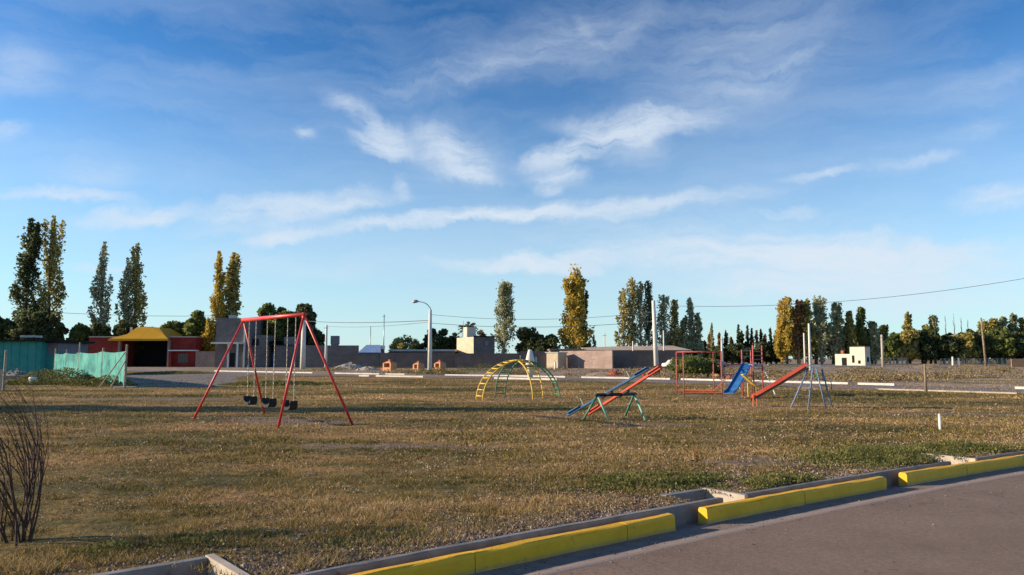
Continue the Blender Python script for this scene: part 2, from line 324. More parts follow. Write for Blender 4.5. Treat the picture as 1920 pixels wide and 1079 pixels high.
wsum = None; wob = nd(t, 'ShaderNodeVectorMath', operation='SCALE'); nn = nd(t, 'ShaderNodeTexNoise'); nn.inputs['Scale'].default_value = 1.3; nn.inputs['Detail'].default_value = 5; t.links.new(pos, nn.inputs['Vector'])
t.links.new(nn.outputs['Color'], wob.inputs[0]); wob.inputs['Scale'].default_value = 1.6; wp = nd(t, 'ShaderNodeVectorMath', operation='ADD'); t.links.new(pos, wp.inputs[0]); t.links.new(wob.outputs[0], wp.inputs[1])
for (x_, y_, rx_, ry_) in WORN:
    mp_ = nd(t, 'ShaderNodeMapping', vector_type='TEXTURE'); t.links.new(wp.outputs[0], mp_.inputs[0]); mp_.inputs['Location'].default_value = (x_ + .8, y_ + .8, .8); mp_.inputs['Scale'].default_value = (rx_, ry_, 50)
    l_ = nd(t, 'ShaderNodeVectorMath', operation='LENGTH'); t.links.new(mp_.outputs[0], l_.inputs[0]); r_ = nd(t, 'ShaderNodeMapRange', interpolation_type='SMOOTHSTEP'); r_.inputs['From Min'].default_value = 1.35; r_.inputs['From Max'].default_value = .5; t.links.new(l_.outputs['Value'], r_.inputs['Value'])
    wsum = r_.outputs[0] if wsum is None else mth(t, 'MAXIMUM', wsum, r_.outputs[0])
ed2 = mth(t, 'MAXIMUM', ed.outputs[0], mth(t, 'MULTIPLY', wsum, .75))
soil = mixc(t, .35, soil, (.34, .25, .18))
col = mixc(t, ed2, grass, soil); t.links.new(col, b.inputs['Base Color']); b.inputs['Roughness'].default_value = .95; b.inputs['Specular IOR Level'].default_value = .1
bump(t, b, mth(t, 'ADD', noise_n(t, pos, 14, 6, .7), mth(t, 'MULTIPLY', noise_n(t, pos, 3, 4), 2)), .7, .05)
# bare lot
m, t, b, pos = newmat('bare_earth'); M['dirt'] = m
mpp = nd(t, 'ShaderNodeMapping'); t.links.new(pos, mpp.inputs[0]); mpp.inputs['Scale'].default_value = (.5, .6, 1)
d1 = noise_n(t, mpp.outputs[0], .28, 7, .65)
col = ramp(t, d1, [(.34, (.14, .115, .055)), (.46, (.22, .165, .095)), (.54, (.32, .235, .18)), (.66, (.40, .30, .25))])
col = mixc(t, .6, col, ramp(t, noise_n(t, pos, 4, 6, .7), [(.3, (.6, .6, .6)), (.7, (1.3, 1.3, 1.3))]), 'MULTIPLY')
t.links.new(col, b.inputs['Base Color']); b.inputs['Roughness'].default_value = .95; bump(t, b, noise_n(t, pos, 2, 7, .7), 1, .25)
M['streetfar'] = pm('dusty_asphalt', (.15, .125, .12), (.24, .19, .175), .5, .9, 6)
M['greylot'] = pm('grey_gravel_lot', (.14, .12, .12), (.21, .185, .18), .4, .95, 3, .8, .1)
M['pebble'] = leafm('pebbles', [(.06, .045, .038), (.13, .095, .078), (.24, .18, .15), (.42, .35, .30)], 0, 2)
M['litter'] = leafm('leaf_litter', [(.035, .026, .018), (.10, .07, .04), (.22, .145, .075), (.36, .26, .15), (.60, .50, .38)], .1, 1.2)
# grass blades
m, t, b, pos = newmat('grass_blades'); M['blade'] = m
g = nd(t, 'ShaderNodeNewGeometry'); f = field_colour(t, pos)
f = mth(t, 'ADD', f, mth(t, 'MULTIPLY', mth(t, 'SUBTRACT', g.outputs['Random Per Island'], .5), .46))
col = ramp(t, f, [(.30, (.065, .07, .018)), (.43, (.16, .145, .04)), (.54, (.32, .235, .075)), (.66, (.51, .32, .13)), (.78, (.72, .54, .33))])
t.links.new(col, b.inputs['Base Color']); b.inputs['Roughness'].default_value = .8; b.inputs['Specular IOR Level'].default_value = .1
tr = nd(t, 'ShaderNodeBsdfTranslucent'); t.links.new(col, tr.inputs[0]); mx = nd(t, 'ShaderNodeMixShader'); mx.inputs[0].default_value = .25
t.links.new(b.outputs[0], mx.inputs[1]); t.links.new(tr.outputs[0], mx.inputs[2]); t.links.new(mx.outputs[0], t.nodes['Material Output'].inputs[0])
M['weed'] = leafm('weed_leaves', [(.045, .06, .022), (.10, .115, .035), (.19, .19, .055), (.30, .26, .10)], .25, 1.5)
M['scrub'] = leafm('dry_scrub', [(.12, .10, .045), (.20, .16, .07), (.30, .22, .11), (.36, .25, .14)], .25, .4)
M['lf_dark'] = leafm('dark_green_leaves', [(0.036, 0.055, 0.025), (0.09, 0.113, 0.05), (0.207, 0.228, 0.09)], 0.48)
M['lf_green'] = leafm('green_leaves', [(0.069, 0.103, 0.034), (0.166, 0.207, 0.062), (0.304, 0.317, 0.097)], 0.48)
M['lf_pale'] = leafm('pale_olive_leaves', [(0.138, 0.166, 0.09), (0.373, 0.38, 0.207), (0.62, 0.62, 0.4)], 0.5)
M['lf_olive'] = leafm('autumn_olive_leaves', [(0.097, 0.117, 0.041), (0.276, 0.262, 0.083), (0.497, 0.414, 0.124), (0.62, 0.497, 0.179)], 0.43)
M['lf_gold'] = leafm('autumn_gold_leaves', [(0.179, 0.166, 0.041), (0.469, 0.373, 0.069), (0.62, 0.455, 0.083), (0.62, 0.442, 0.11)], 0.48)
M['lf_rust'] = leafm('autumn_rust_leaves', [(0.124, 0.083, 0.041), (0.276, 0.166, 0.069), (0.414, 0.235, 0.097)], 0.43)
# shade cloth
m, t, b, pos = newmat('turquoise_shade_cloth'); M['cloth'] = m
col = ramp(t, noise_n(t, pos, .9, 6, .65), [(.36, (.05, .30, .28)), (.5, (.12, .52, .43)), (.62, (.20, .66, .53))])  # dark teal patches put shading into the cloth colour
t.links.new(col, b.inputs['Base Color']); b.inputs['Roughness'].default_value = .8
tr = nd(t, 'ShaderNodeBsdfTranslucent'); t.links.new(col, tr.inputs[0]); mx = nd(t, 'ShaderNodeMixShader'); mx.inputs[0].default_value = .5
t.links.new(b.outputs[0], mx.inputs[1]); t.links.new(tr.outputs[0], mx.inputs[2]); t.links.new(mx.outputs[0], t.nodes['Material Output'].inputs[0])

# ------------------------------------------------------------------ ground: field, kerb line, channel, road
def kf(x): u = x + .26; return 6.46 + .80 * u - .010 * u * u
def kfp(x): return .80 - .020 * (x + .26)
def KC(s):
    if s < -4: p = kfp(-4); return Vector((s, kf(-4) + p * (s + 4), 0)), Vector((-p, 1, 0)).normalized()
    if s > 13: p = kfp(13); return Vector((s, kf(13) + p * (s - 13), 0)), Vector((-p, 1, 0)).normalized()
    return Vector((s, kf(s), 0)), Vector((-kfp(s), 1, 0)).normalized()
def ST(s, t_, z=0.0): c, n = KC(s); v = c + n * t_; return Vector((v.x, v.y, z))
BOX = [(2.20, 2.76, .31, .70), (-3.0, -1.68, .31, 1.14), (6.75, 7.35, .31, .90)]
def axis(lo, hi, step, far, g=1.16):
    a = list(np.arange(lo, hi + 1e-6, step)); x = hi; d = step
    while x < far: d *= g; x += d; a.append(x)
    x = lo; d = step; b_ = []
    while x > -far: d *= g; x -= d; b_.append(x)
    return b_[::-1] + a
ss = axis(-14, 20, .16, 2400); ss = sorted(set([round(x, 4) for x in ss] + [x for bx in BOX for x in bx[:2]]))
ts = [.31]; x = .31; d = .13
while x < 2600: x += d; d = d if x < 10 else d * 1.06; ts.append(x)
ts = sorted(set([round(x, 4) for x in ts] + [x for bx in BOX for x in bx[2:]]))
def relief(p, t_):
    k = min(max((t_ - 1.3) / 1.5, 0), 1)
    if k == 0: return 0
    h = mn.noise(Vector((p.x * .9, p.y * .9, 0))) * .03 + mn.noise(Vector((p.x * 2.6, p.y * 2.6, 5))) * .03
    fade = 1 if p.y < 45 else max(0, 1 - (p.y - 45) / 20)
    return h * k * fade
vs = []; uvs = []
for t_ in ts:
    for s_ in ss:
        p = ST(s_, t_); p.z = relief(p, t_); vs.append(tuple(p)); uvs.append((s_, t_))
ns = len(ss); fs = []
for j in range(len(ts) - 1):
    tm = (ts[j] + ts[j+1]) / 2
    for i in range(ns - 1):
        sm = (ss[i] + ss[i+1]) / 2
        if any(a < sm < b2 and c < tm < d2 for a, b2, c, d2 in BOX): continue
        fs.append((j*ns + i, j*ns + i + 1, (j+1)*ns + i + 1, (j+1)*ns + i))
def sheet(name, vs, fs, mat, uvs=None):
    me = bpy.data.meshes.new(name); me.from_pydata(vs, [], fs); me.materials.append(mat)
    if uvs:
        l = me.uv_layers.new(name='UVMap'); idx = np.empty(len(me.loops), dtype=np.int32); me.loops.foreach_get('vertex_index', idx)
        l.data.foreach_set('uv', np.array(uvs, dtype=np.float32)[idx].ravel())
    me.polygons.foreach_set('use_smooth', [True] * len(me.polygons)); me.update()
    o = bpy.data.objects.new(name, me); C.objects.link(o); o['kind'] = 'structure'; return o
sheet('ground', vs, fs, M['field'], uvs)
def strip(name, prof, mat, s0, s1, step=.25, flatuv=False, struct=True, jitter=0, closed=False):
    """sweep a list of (t, z) along the kerb line"""
    n = max(2, int((s1 - s0) / step)); vs = []; uvs = []; fs = []; k = len(prof)
    for i in range(n + 1):
        s_ = s0 + (s1 - s0) * i / n
        for q, (t_, z) in enumerate(prof):
            j1 = (mn.noise(Vector((s_ * 2.3, q * 3.7, 1))) * jitter); j2 = (mn.noise(Vector((s_ * 2.7, q * 5.1, 9))) * jitter)
            vs.append(tuple(ST(s_, t_ + j1, z + j2))); uvs.append((s_, q / max(1, k - 1)))
    rng = k if closed else k - 1
    for i in range(n):
        for q in range(rng):
            q2 = (q + 1) % k; fs.append((i*k + q, (i+1)*k + q, (i+1)*k + q2, i*k + q2))
    if closed: fs.append(tuple(range(k))); fs.append(tuple(n*k + q for q in range(k))[::-1])
    return vs, fs, uvs
# road, verge behind the camera
v_, f_, u_ = strip('road', [(-.37, -.164), (-3, -.163), (-6, -.165), (-9.5, -.18)], M['asphalt'], -160, 160, .5); sheet('road', v_, f_, M['asphalt'], u_)
v_, f_, u_ = strip('gutter', [(.0, -.163), (-.1, -.165), (-.2, -.164), (-.30, -.161), (-.41, -.158), (-.43, -.166)], M['gutter'], -60, 60, .25, jitter=.004); sheet('gutter', v_, f_, M['gutter'], u_)
v_, f_, u_ = strip('verge', [(-9.5, -.19), (-9.5, 0), (-9.65, 0), (-9.66, -.01), (-60, -.01), (-2400, -.01)], M['dirt'], -2400, 2400, 20)
sheet('verge', v_, f_, M['dirt'], u_)
# channel floor and inner wall
v_, f_, u_ = strip('channel', [(.235, -.2), (.125, -.2), (.0, -.168)], M['concrete'], -60, 60, .25); sheet('channel', v_, f_, M['concrete'])
chn = MB()
for a, b2 in ((-60, -3.07), (-1.619, 2.55), (2.821, 6.9), (7.411, 60)):
    v_, f_, u_ = strip('w', [(.232, -.22), (.232, .008), (.242, .014), (.308, .014), (.318, .006), (.318, -.22)], None, a, b2, .2, jitter=.006, closed=True)
    chn.add(v_, f_)
boxw = MB()
def prv(s0, s1, t0, t1, z0, z1): return [ST(s, t_, z) for s in (s0, s1) for t_ in (t0, t1) for z in (z0, z1)], [(0, 1, 3, 2), (4, 6, 7, 5), (0, 4, 5, 1), (2, 3, 7, 6), (0, 2, 6, 4), (1, 5, 7, 3)]
for bi, (a, b2, c, d2) in enumerate(BOX):
    def pr(s0, s1, t0, t1, z0, z1):
        vs = [ST(s, t_, z) for s in (s0, s1) for t_ in (t0, t1) for z in (z0, z1)]
        chn.add(vs, [(0, 1, 3, 2), (4, 6, 7, 5), (0, 4, 5, 1), (2, 3, 7, 6), (0, 2, 6, 4), (1, 5, 7, 3)])
    pr(a, b2 - .001, d2, d2 + .09, -.22, .022)
    boxw.add(*prv(b2, b2 + .06, .319 if bi == 1 else .14, d2 + .093, -.215, .028))
    if bi == 1: pr(a - .07, a, .319, d2 + .09, -.22, .02)
o = chn.build('channel_edging', M['concrete'], bevel=.008); o['kind'] = 'structure'
o = boxw.build('channel_crosswall', M['oldconc'], bevel=.008); o['kind'] = 'structure'  # crosswalls get paler sandy concrete so their faces read as sunlit
ch2 = MB()
for (a, b2, c, d2) in BOX: ch2.add([ST(a, .22, -.197), ST(b2, .22, -.197), ST(b2, d2, -.197), ST(a, d2, -.197)], [(0, 1, 2, 3)])
o = ch2.build('channel_floor', M['concrete']); o['kind'] = 'structure'
prof = [(.0, -.175), (.004, -.03), (.012, -.008), (.03, .0), (.10, .0), (.118, -.008), (.125, -.03), (.128, -.19)]
KL = ['yellow painted kerb segment nearest the camera, running out of the bottom edge',
      'yellow painted kerb segment in the middle, between the two gaps beside the square drain pit',
      'yellow painted kerb segment furthest along the road, running out of the right edge']
for (a, b2), lab in zip(((-6, 1.68), (2.09, 5.07), (5.50, 26)), KL):
    mbk = MB(); cuts = [a] + [c_ for c_ in (-4.6, -3.1, -1.7, -.3, 1.12, 3.55, 6.9, 8.4, 9.9, 11.4, 13, 15) if a < c_ < b2] + [b2]
    for c0_, c1_ in zip(cuts, cuts[1:]):
        dz_ = random.uniform(-.004, .004); dt_ = random.uniform(-.004, .004)
        v_, f_, u_ = strip('kerb', [(q_ + dt_, z_ + (dz_ if z_ > -.1 else 0)) for q_, z_ in prof], None, c0_ + .003, c1_ - .003, .06, jitter=.011, closed=True); mbk.add(v_, f_)
    o = mbk.build('kerb', M['kerb'], smooth=False); tag(o, lab, 'kerb', 'yellow kerb segments along the road')

# far street, its kerbs, bare lot beyond
def poly_strip(name, A_, B_, mat, z):
    vs = [(p.x, p.y, z) for p in A_] + [(p.x, p.y, z) for p in B_]; n = len(A_)
    return sheet(name, vs, [(i, i + 1, n + i + 1, n + i) for i in range(n - 1)], mat)
FK = [Vector(p) for p in ((-120, 164, 0), (-60, 112, 0), (-34.8, 91, 0), (-17, 77, 0), (0, 66, 0), (12.2, 56, 0), (22, 44.5, 0), (27, 38.5, 0), (44, 18, 0))]
def offs(P, d):
    r = []
    for i, p in enumerate(P):
        a = (P[min(i+1, len(P)-1)] - P[max(i-1, 0)]).normalized(); r.append(p + Vector((a.y, -a.x, 0)) * d)
    return r
NK = offs(FK, 6.2)
lot_far = [Vector((p.x + (-900 if i == 0 else 900 if i == len(FK) - 1 else p.x * 6), 2200, 0)) for i, p in enumerate(FK)]
def gridstrip(name, A_, B_, mat, z, n=60):
    vs = []; fs = []; k = len(A_)
    for j in range(n + 1):
        q = (j / n) ** 3
        for a, b_ in zip(A_, B_): p = a.lerp(b_, q); vs.append((p.x, p.y, z))
    for j in range(n):
        for i in range(k - 1): fs.append((j*k+i, j*k+i+1, (j+1)*k+i+1, (j+1)*k+i))
    return sheet(name, vs, fs, mat)
gridstrip('bare_lot', FK, lot_far, M['dirt'], .008)
gridstrip('street', NK, FK, M['streetfar'], .016, 2)
# gravel lot left in front of the red house
gl = [gp(232, 703), gp(470, 700), gp(420, 727), gp(236, 728)]
GLV = []
for i in range(4):
    a = gl[i]; b_ = gl[(i+1) % 4]
    for k in range(8): p = a.lerp(b_, k/8); GLV.append((p.x + random.uniform(-.6, .6), p.y + random.uniform(-.9, .9), .012))
sheet('gravel_lot', GLV, [tuple(range(len(GLV)))], M['greylot'])
# pale kerb stones of the far street, long runs with gaps
def kerbrun(A_, px0, px1, lab, ht=.20, mat='whitekerb'):
    """run of kerb along polyline between two sight lines"""
    mb = MB(); pts = []
    n = 400; tot = len(A_) - 1
    for k in range(n + 1):
        q = k / n * tot; i = min(int(q), tot - 1); p = A_[i].lerp(A_[i+1], q - i)
        if p.y > 1:
            px = 960 + F_PX * p.x / p.y
            if px0 <= px <= px1: pts.append(p)
    for a, b_ in zip(pts, pts[1:]): mb.bar((a.x, a.y, .04), (b_.x + (b_.x-a.x)*.02, b_.y + (b_.y-a.y)*.02, .04), .17, ht)
    o = mb.build('kerb_stone', M[mat]); tag(o, lab, 'kerb', 'pale kerbs along the far street'); return o
for a, b_, l in ((405, 590, 'pale kerb across the far street, visible through the swing set'), (628, 715, 'pale far kerb between the swing set and the orange brick block'),
                 (722, 765, 'short pale far kerb just left of the curved street lamp'), (830, 1062, 'pale far kerb running behind the arched climber'),
                 (1085, 1180, 'pale far kerb behind the low end of the seesaws'), (1200, 1262, 'pale far kerb beside the tall white concrete pole'), (1275, 1395, 'pale kerb behind the red climbing frame and the green bush'),
                 (1405, 1592, 'long pale kerb behind the red slide'), (1602, 1673, 'pale kerb ending in the weeds right of the blue ladder'), (1893, 1990, 'pale kerb at the far right edge of the street')):
    kerbrun(FK, a, b_, l)
for a, b_, l in ((670, 700, 'short pale near kerb right of the swing set'), (706, 800, 'pale near kerb ending at the foot of the curved street lamp'), (925, 1050, 'pale near kerb seen through the arched climber'), (1640, 1920, 'low pale near kerb of the far street at right')):
    kerbrun(NK, a, b_, l, *((.07, 'oldconc') if a > 1600 else ()))

# ------------------------------------------------------------------ leaf / blade meshes (numpy)
def tri_mesh(name, V, mat, parent=None, quad=True):
    n, k = V.shape[0], V.shape[1]
    me = bpy.data.meshes.new(name); me.vertices.add(n * k); me.vertices.foreach_set('co', V.astype(np.float32).ravel())
    me.loops.add(n * k); me.loops.foreach_set('vertex_index', np.arange(n * k, dtype=np.int32))
    me.polygons.add(n); me.polygons.foreach_set('loop_start', np.arange(0, n * k, k, dtype=np.int32)); me.polygons.foreach_set('loop_total', np.full(n, k, dtype=np.int32))
    me.materials.append(mat); me.update(calc_edges=True)
    o = bpy.data.objects.new(name, me); C.objects.link(o)
    if parent: o.parent = parent
    return o
def leaf_quads(P, size, flat=0.0):
    n = len(P); a = RNG.normal(size=(n, 3)); a /= np.linalg.norm(a, axis=1)[:, None]
    b = RNG.normal(size=(n, 3)); b[:, 2] *= (1 - flat); b -= a * (a * b).sum(1)[:, None]; b /= np.linalg.norm(b, axis=1)[:, None]
    s = (size * RNG.uniform(.55, 1.3, n))[:, None]
    return np.stack([P - a * s * .5, P + b * s * .32, P + a * s * .5, P - b * s * .32], 1)
def vnoise(x, y, sc, seed=0):
    r = np.random.default_rng(seed); G = r.random((256, 256)); fx = x * sc; fy = y * sc; ix = np.floor(fx).astype(int); iy = np.floor(fy).astype(int)
    tx = fx - ix; ty = fy - iy; tx = tx*tx*(3-2*tx); ty = ty*ty*(3-2*ty)
    g = lambda i, j: G[i % 256, j % 256]
    return (g(ix, iy)*(1-tx)+g(ix+1, iy)*tx)*(1-ty) + (g(ix, iy+1)*(1-tx)+g(ix+1, iy+1)*tx)*ty
def kerb_t(x, y):   # approx signed distance from the kerb line
    xc = np.clip(x, -4, 13); u = xc + .26; yk = 6.46 + .80*u - .010*u*u; p = .80 - .020*u; yk = yk + p * (x - xc)
    return (y - yk) / np.sqrt(1 + p * p)
def blades(n, d0, d1, hh, ww, power):
    u = RNG.random(n); e = 1 - power
    d = (d0**e + u * (d1**e - d0**e)) ** (1/e); tx = RNG.uniform(-.85, .85, n)
    x = tx * d; y = d; kt = kerb_t(x, y)
    cl = vnoise(x, y, 1.3, 4) * .3 + vnoise(x, y, 3.6, 1) * .35 + vnoise(x, y, 9, 2) * .35; bg_ = vnoise(x * .5, y, .35, 3)
    keep = (kt > .35) & (RNG.random(n) < np.clip((cl - .40) * 5, .04, 1)) & (RNG.random(n) < np.clip((kt - .1) / 1.1 * (.3 + bg_), .12, 1))
    for (x_, y_, rx_, ry_) in WORN: q_ = ((x - x_)/rx_)**2 + ((y - y_)/ry_)**2; keep &= (RNG.random(n) < np.clip(q_*.9 - .25, .1, 1))
    for (a, b2, c, d2) in BOX:   # leave the drain pits open
        q = ST((a+b2)/2, (c+d2)/2); keep &= ((x-q.x)**2 + (y-q.y)**2) > ((b2-a+.3)/2)**2
    x = x[keep]; y = y[keep]; cl = cl[keep]; bg_ = bg_[keep]; n = len(x)
    h = hh * (.18 + 1.15 * cl**2) * (.7 + .6*bg_) * RNG.uniform(.5, 1.4, n); wd = ww * RNG.uniform(.6, 1.3, n); a = RNG.uniform(0, 2*np.pi, n); lean = RNG.uniform(.5, 2.2, n) * (h + .008); la = RNG.uniform(0, 2*np.pi, n)
    B = np.stack([x, y, np.full(n, -.03)], 1); dx = np.stack([np.cos(a)*wd, np.sin(a)*wd, np.zeros(n)], 1)
    T = B + np.stack([np.cos(la)*lean, np.sin(la)*lean, h + .035], 1)
    return np.stack([B - dx, B + dx, T], 1)
V = np.concatenate([blades(520000, 4.4, 14, .058, .0055, 1.3), blades(380000, 12, 36, .07, .011, 1.2), blades(110000, 30, 75, .08, .03, 1.02)])
o = tri_mesh('grass', V, M['blade']); tag(o, 'short dry autumn grass covering the playground field', 'grass', kind='stuff')

# leaf litter and dead thatch lying between the blades
def litter(n, near):
    if near:
        s_ = RNG.uniform(-8, 14, n); t_ = .33 + RNG.exponential(.9, n); xy = np.array([tuple(ST(a, b_))[:2] for a, b_ in zip(s_, t_)]); X, Y = xy[:, 0], xy[:, 1]
    else:
        d = (4.6**-.4 + RNG.random(n) * (30**-.4 - 4.6**-.4)) ** (-1/.4); X = RNG.uniform(-.85, .85, n)*d; Y = d
    k = (vnoise(X, Y, 1.6, 21)*.5 + vnoise(X, Y, 5, 22)*.5 > .42) & (kerb_t(X, Y) > .33)
    for (p0, p1, q0, q1) in BOX: q = ST((p0+p1)/2, (q0+q1)/2); k &= ((X-q.x)**2 + (Y-q.y)**2) > ((p1-p0)/2 + .02)**2
    X = X[k]; Y = Y[k]; m_ = len(X); sz = np.clip(Y * .0023, .014, .042)
    h_ = .012 + .03 * vnoise(X, Y, 5, 22) * (1 if not near else .6)
    P = np.stack([X, Y, h_ * RNG.random(m_) + .002], 1)
    a = RNG.normal(size=(m_, 3)); a /= np.linalg.norm(a, axis=1)[:, None]; b = RNG.normal(size=(m_, 3)); b -= a*(a*b).sum(1)[:, None]; b /= np.linalg.norm(b, axis=1)[:, None]
    sz = (sz * RNG.uniform(.5, 1.3, m_))[:, None]; return np.stack([P - a*sz*.5, P + b*sz*.28, P + a*sz*.5, P - b*sz*.28], 1)
o = tri_mesh('leaf_litter', np.concatenate([litter(70000, True), litter(200000, False)]), M['litter']); tag(o, 'brown and straw coloured leaf litter lying in the dry turf', 'litter', kind='stuff')
# pebbles and clods in the strip behind the kerb
def pebbles(n, road=False):
    s = RNG.uniform(-6, 12, n); t_ = -.05 - RNG.exponential(.28, n) if road and n > 600 else -RNG.uniform(.3, 6, n) if road else .33 + np.abs(RNG.normal(0, .5, n)) * np.where(vnoise(s, s * 0, 1.1, 8) > .5, 1.3, .5); P = []
    base = np.array([[1,0,0],[-1,0,0],[0,1,0],[0,-1,0],[0,0,1],[0,0,-1]], float)
    F = [(0,2,4),(2,1,4),(1,3,4),(3,0,4)]
    out_ = []
    for a, b_ in zip(s, t_):
        if any(q[0]-.05 < a < q[1]+.1 and q[2] < b_ < q[3]+.1 for q in BOX): continue
        if b_ > 3: continue
        c = ST(a, b_); r = random.choice((.006, .008, .01, .013, .018)) * random.uniform(.7, 1.3)
        M3 = base * (r * np.array([random.uniform(.7, 1.4), random.uniform(.7, 1.4), random.uniform(.5, .9)])) * RNG.uniform(.8, 1.2, (6, 1))
        an = random.uniform(0, 6.3); ca, sa = math.cos(an), math.sin(an); M3 = M3 @ np.array([[ca, sa, 0], [-sa, ca, 0], [0, 0, 1]])
        M3 = M3 * (.45 if road and n > 600 else .7 if road else 1) + np.array([c.x, c.y, r * .3 - (.165 if road else 0)]); out_.append(M3)
    A = np.array(out_); n = len(A); me = bpy.data.meshes.new('pebbles'); fs = []
    me.from_pydata(A.reshape(-1, 3).tolist(), [], [tuple(i*6 + k for k in f) for i in range(n) for f in F]); me.materials.append(M['pebble'])
    o = bpy.data.objects.new('pebbles', me); C.objects.link(o); return o
tag(pebbles(3500, True), 'fine grit and small stones lying in the gutter', 'grit', kind='stuff')
tag(pebbles(590, True), 'scattered small pale stones on the asphalt', 'stones', kind='stuff')
tag(pebbles(26000), 'loose pebbles and crumbs of soil behind the kerb channel', 'pebbles', kind='stuff')

def weed_patch(name, cx, cy, rx, ry, h, n, size, mat, label, rz=0, cat='weeds'):
    """low mound of leaves"""
    a = RNG.uniform(0, 2*np.pi, n); r = np.sqrt(RNG.random(n)); x = np.cos(a)*r*rx; y = np.sin(a)*r*ry
    ca, sa = math.cos(rz), math.sin(rz); X = cx + x*ca - y*sa; Y = cy + x*sa + y*ca
    top = h * np.clip(1 - r**2, 0, 1)**.6 * (.35 + 1.1 * vnoise(X, Y, 3.5 if h < .5 else 1.5, 5))
    z = top * RNG.random(n)**.5
    keep = RNG.random(n) < np.clip(1.6 - r * 1.2, 0, 1)
    P = np.stack([X, Y, z], 1)[keep]
    o = tri_mesh(name, leaf_quads(P, size), mat); tag(o, label, cat); o['kind'] = 'stuff'; return o
def weed_tufts(cx, cy, rx, ry, h, n, label, rz=0):
    a = RNG.normal(0, .5, n); b = RNG.normal(0, .5, n); x = a*rx; y = b*ry; ca, sa = math.cos(rz), math.sin(rz); X = cx + x*ca - y*sa; Y = cy + x*sa + y*ca
    cl = vnoise(X, Y, 5, 11)*.6 + vnoise(X, Y, 12, 12)*.4; k = (cl > .42) & (kerb_t(X, Y) > .33)
    for (p0, p1, q0, q1) in BOX: q = ST((p0+p1)/2, (q0+q1)/2); k &= ((X-q.x)**2 + (Y-q.y)**2) > ((p1-p0)/2 + .02)**2
    X = X[k]; Y = Y[k]; cl = cl[k]; r2 = (a*a + b*b)[k]; m_ = len(X); hh_ = .9 * h * np.exp(-r2*1.2) * (.4 + cl) * RNG.uniform(.4, 1.2, m_)
    P = np.stack([X, Y, hh_ * RNG.uniform(.1, 1, m_)], 1); Q1 = leaf_quads(P[: int(m_*.8)], .034)
    w_ = .005; an = RNG.uniform(0, 6.28, m_); B = np.stack([X, Y, np.full(m_, -.01)], 1); dx = np.stack([np.cos(an)*w_, np.sin(an)*w_, an*0], 1)
    T = B + np.stack([np.cos(an*3)*hh_*.6, np.sin(an*3)*hh_*.6, hh_ + .015], 1); Q2 = np.stack([B - dx, B + dx, T + dx*.3, T - dx*.3], 1)[::3]
    o = tri_mesh('weeds', np.concatenate([Q1, Q2]), M['weed']); tag(o, label, 'weeds'); o['kind'] = 'stuff'
p = gp(1225, 905); weed_tufts(p.x, p.y, 1.19, 0.67, 0.135, 13000, 'dark green weeds beside the square drain pit', .3)
p = gp(1655, 862); weed_tufts(p.x, p.y + .1, 1.69, 1.20, 0.210, 16000, 'dark green weeds left of the far drain pit', .4)
p = gp(1800, 845); weed_tufts(p.x, p.y, 1.44, 0.61, 0.195, 10000, 'dark green weeds behind the far drain pit at right', .1)
p = gp(680, 1015); weed_tufts(p.x, p.y, 1.00, 0.48, .045, 900, 'low green weeds near the bottom centre of the field', .7)
p = gp(395, 1010); weed_tufts(p.x, p.y, 0.69, 0.35, .05, 1000, 'dark weeds above the nearest drain pit', .6)
p = gp(230, 1030); weed_tufts(p.x, p.y, 0.44, 0.32, .08, 900, 'small bright green weeds at the lower left of the field', .6)
p = gp(1450, 905); weed_tufts(p.x, p.y, 1.00, 0.40, 0.105, 6000, 'thin weeds along the channel right of the square drain pit', .6)
# scrub on the bare lot
scr = []
for k in range(150):
    px = random.uniform(560, 1950); py = random.uniform(684, 716)
    p = gp(px, py)
    if p.y < 40: continue
    # only beyond the street
    fy = np.interp(p.x, [q.x for q in FK], [q.y for q in FK])
    if p.y < fy + 1.5: continue
    n = random.randint(120, 520); rr = random.uniform(.5, 2.2); hh_ = random.uniform(.15, .5)
    P = np.stack([p.x + RNG.normal(0, rr, n), p.y + RNG.normal(0, rr*.7, n), RNG.random(n)*hh_], 1); scr.append(leaf_quads(P, .15))
o = tri_mesh('scrub', np.concatenate(scr), M['scrub']); tag(o, 'dry scrub and weeds scattered over the bare lot beyond the street', 'scrub', kind='stuff')

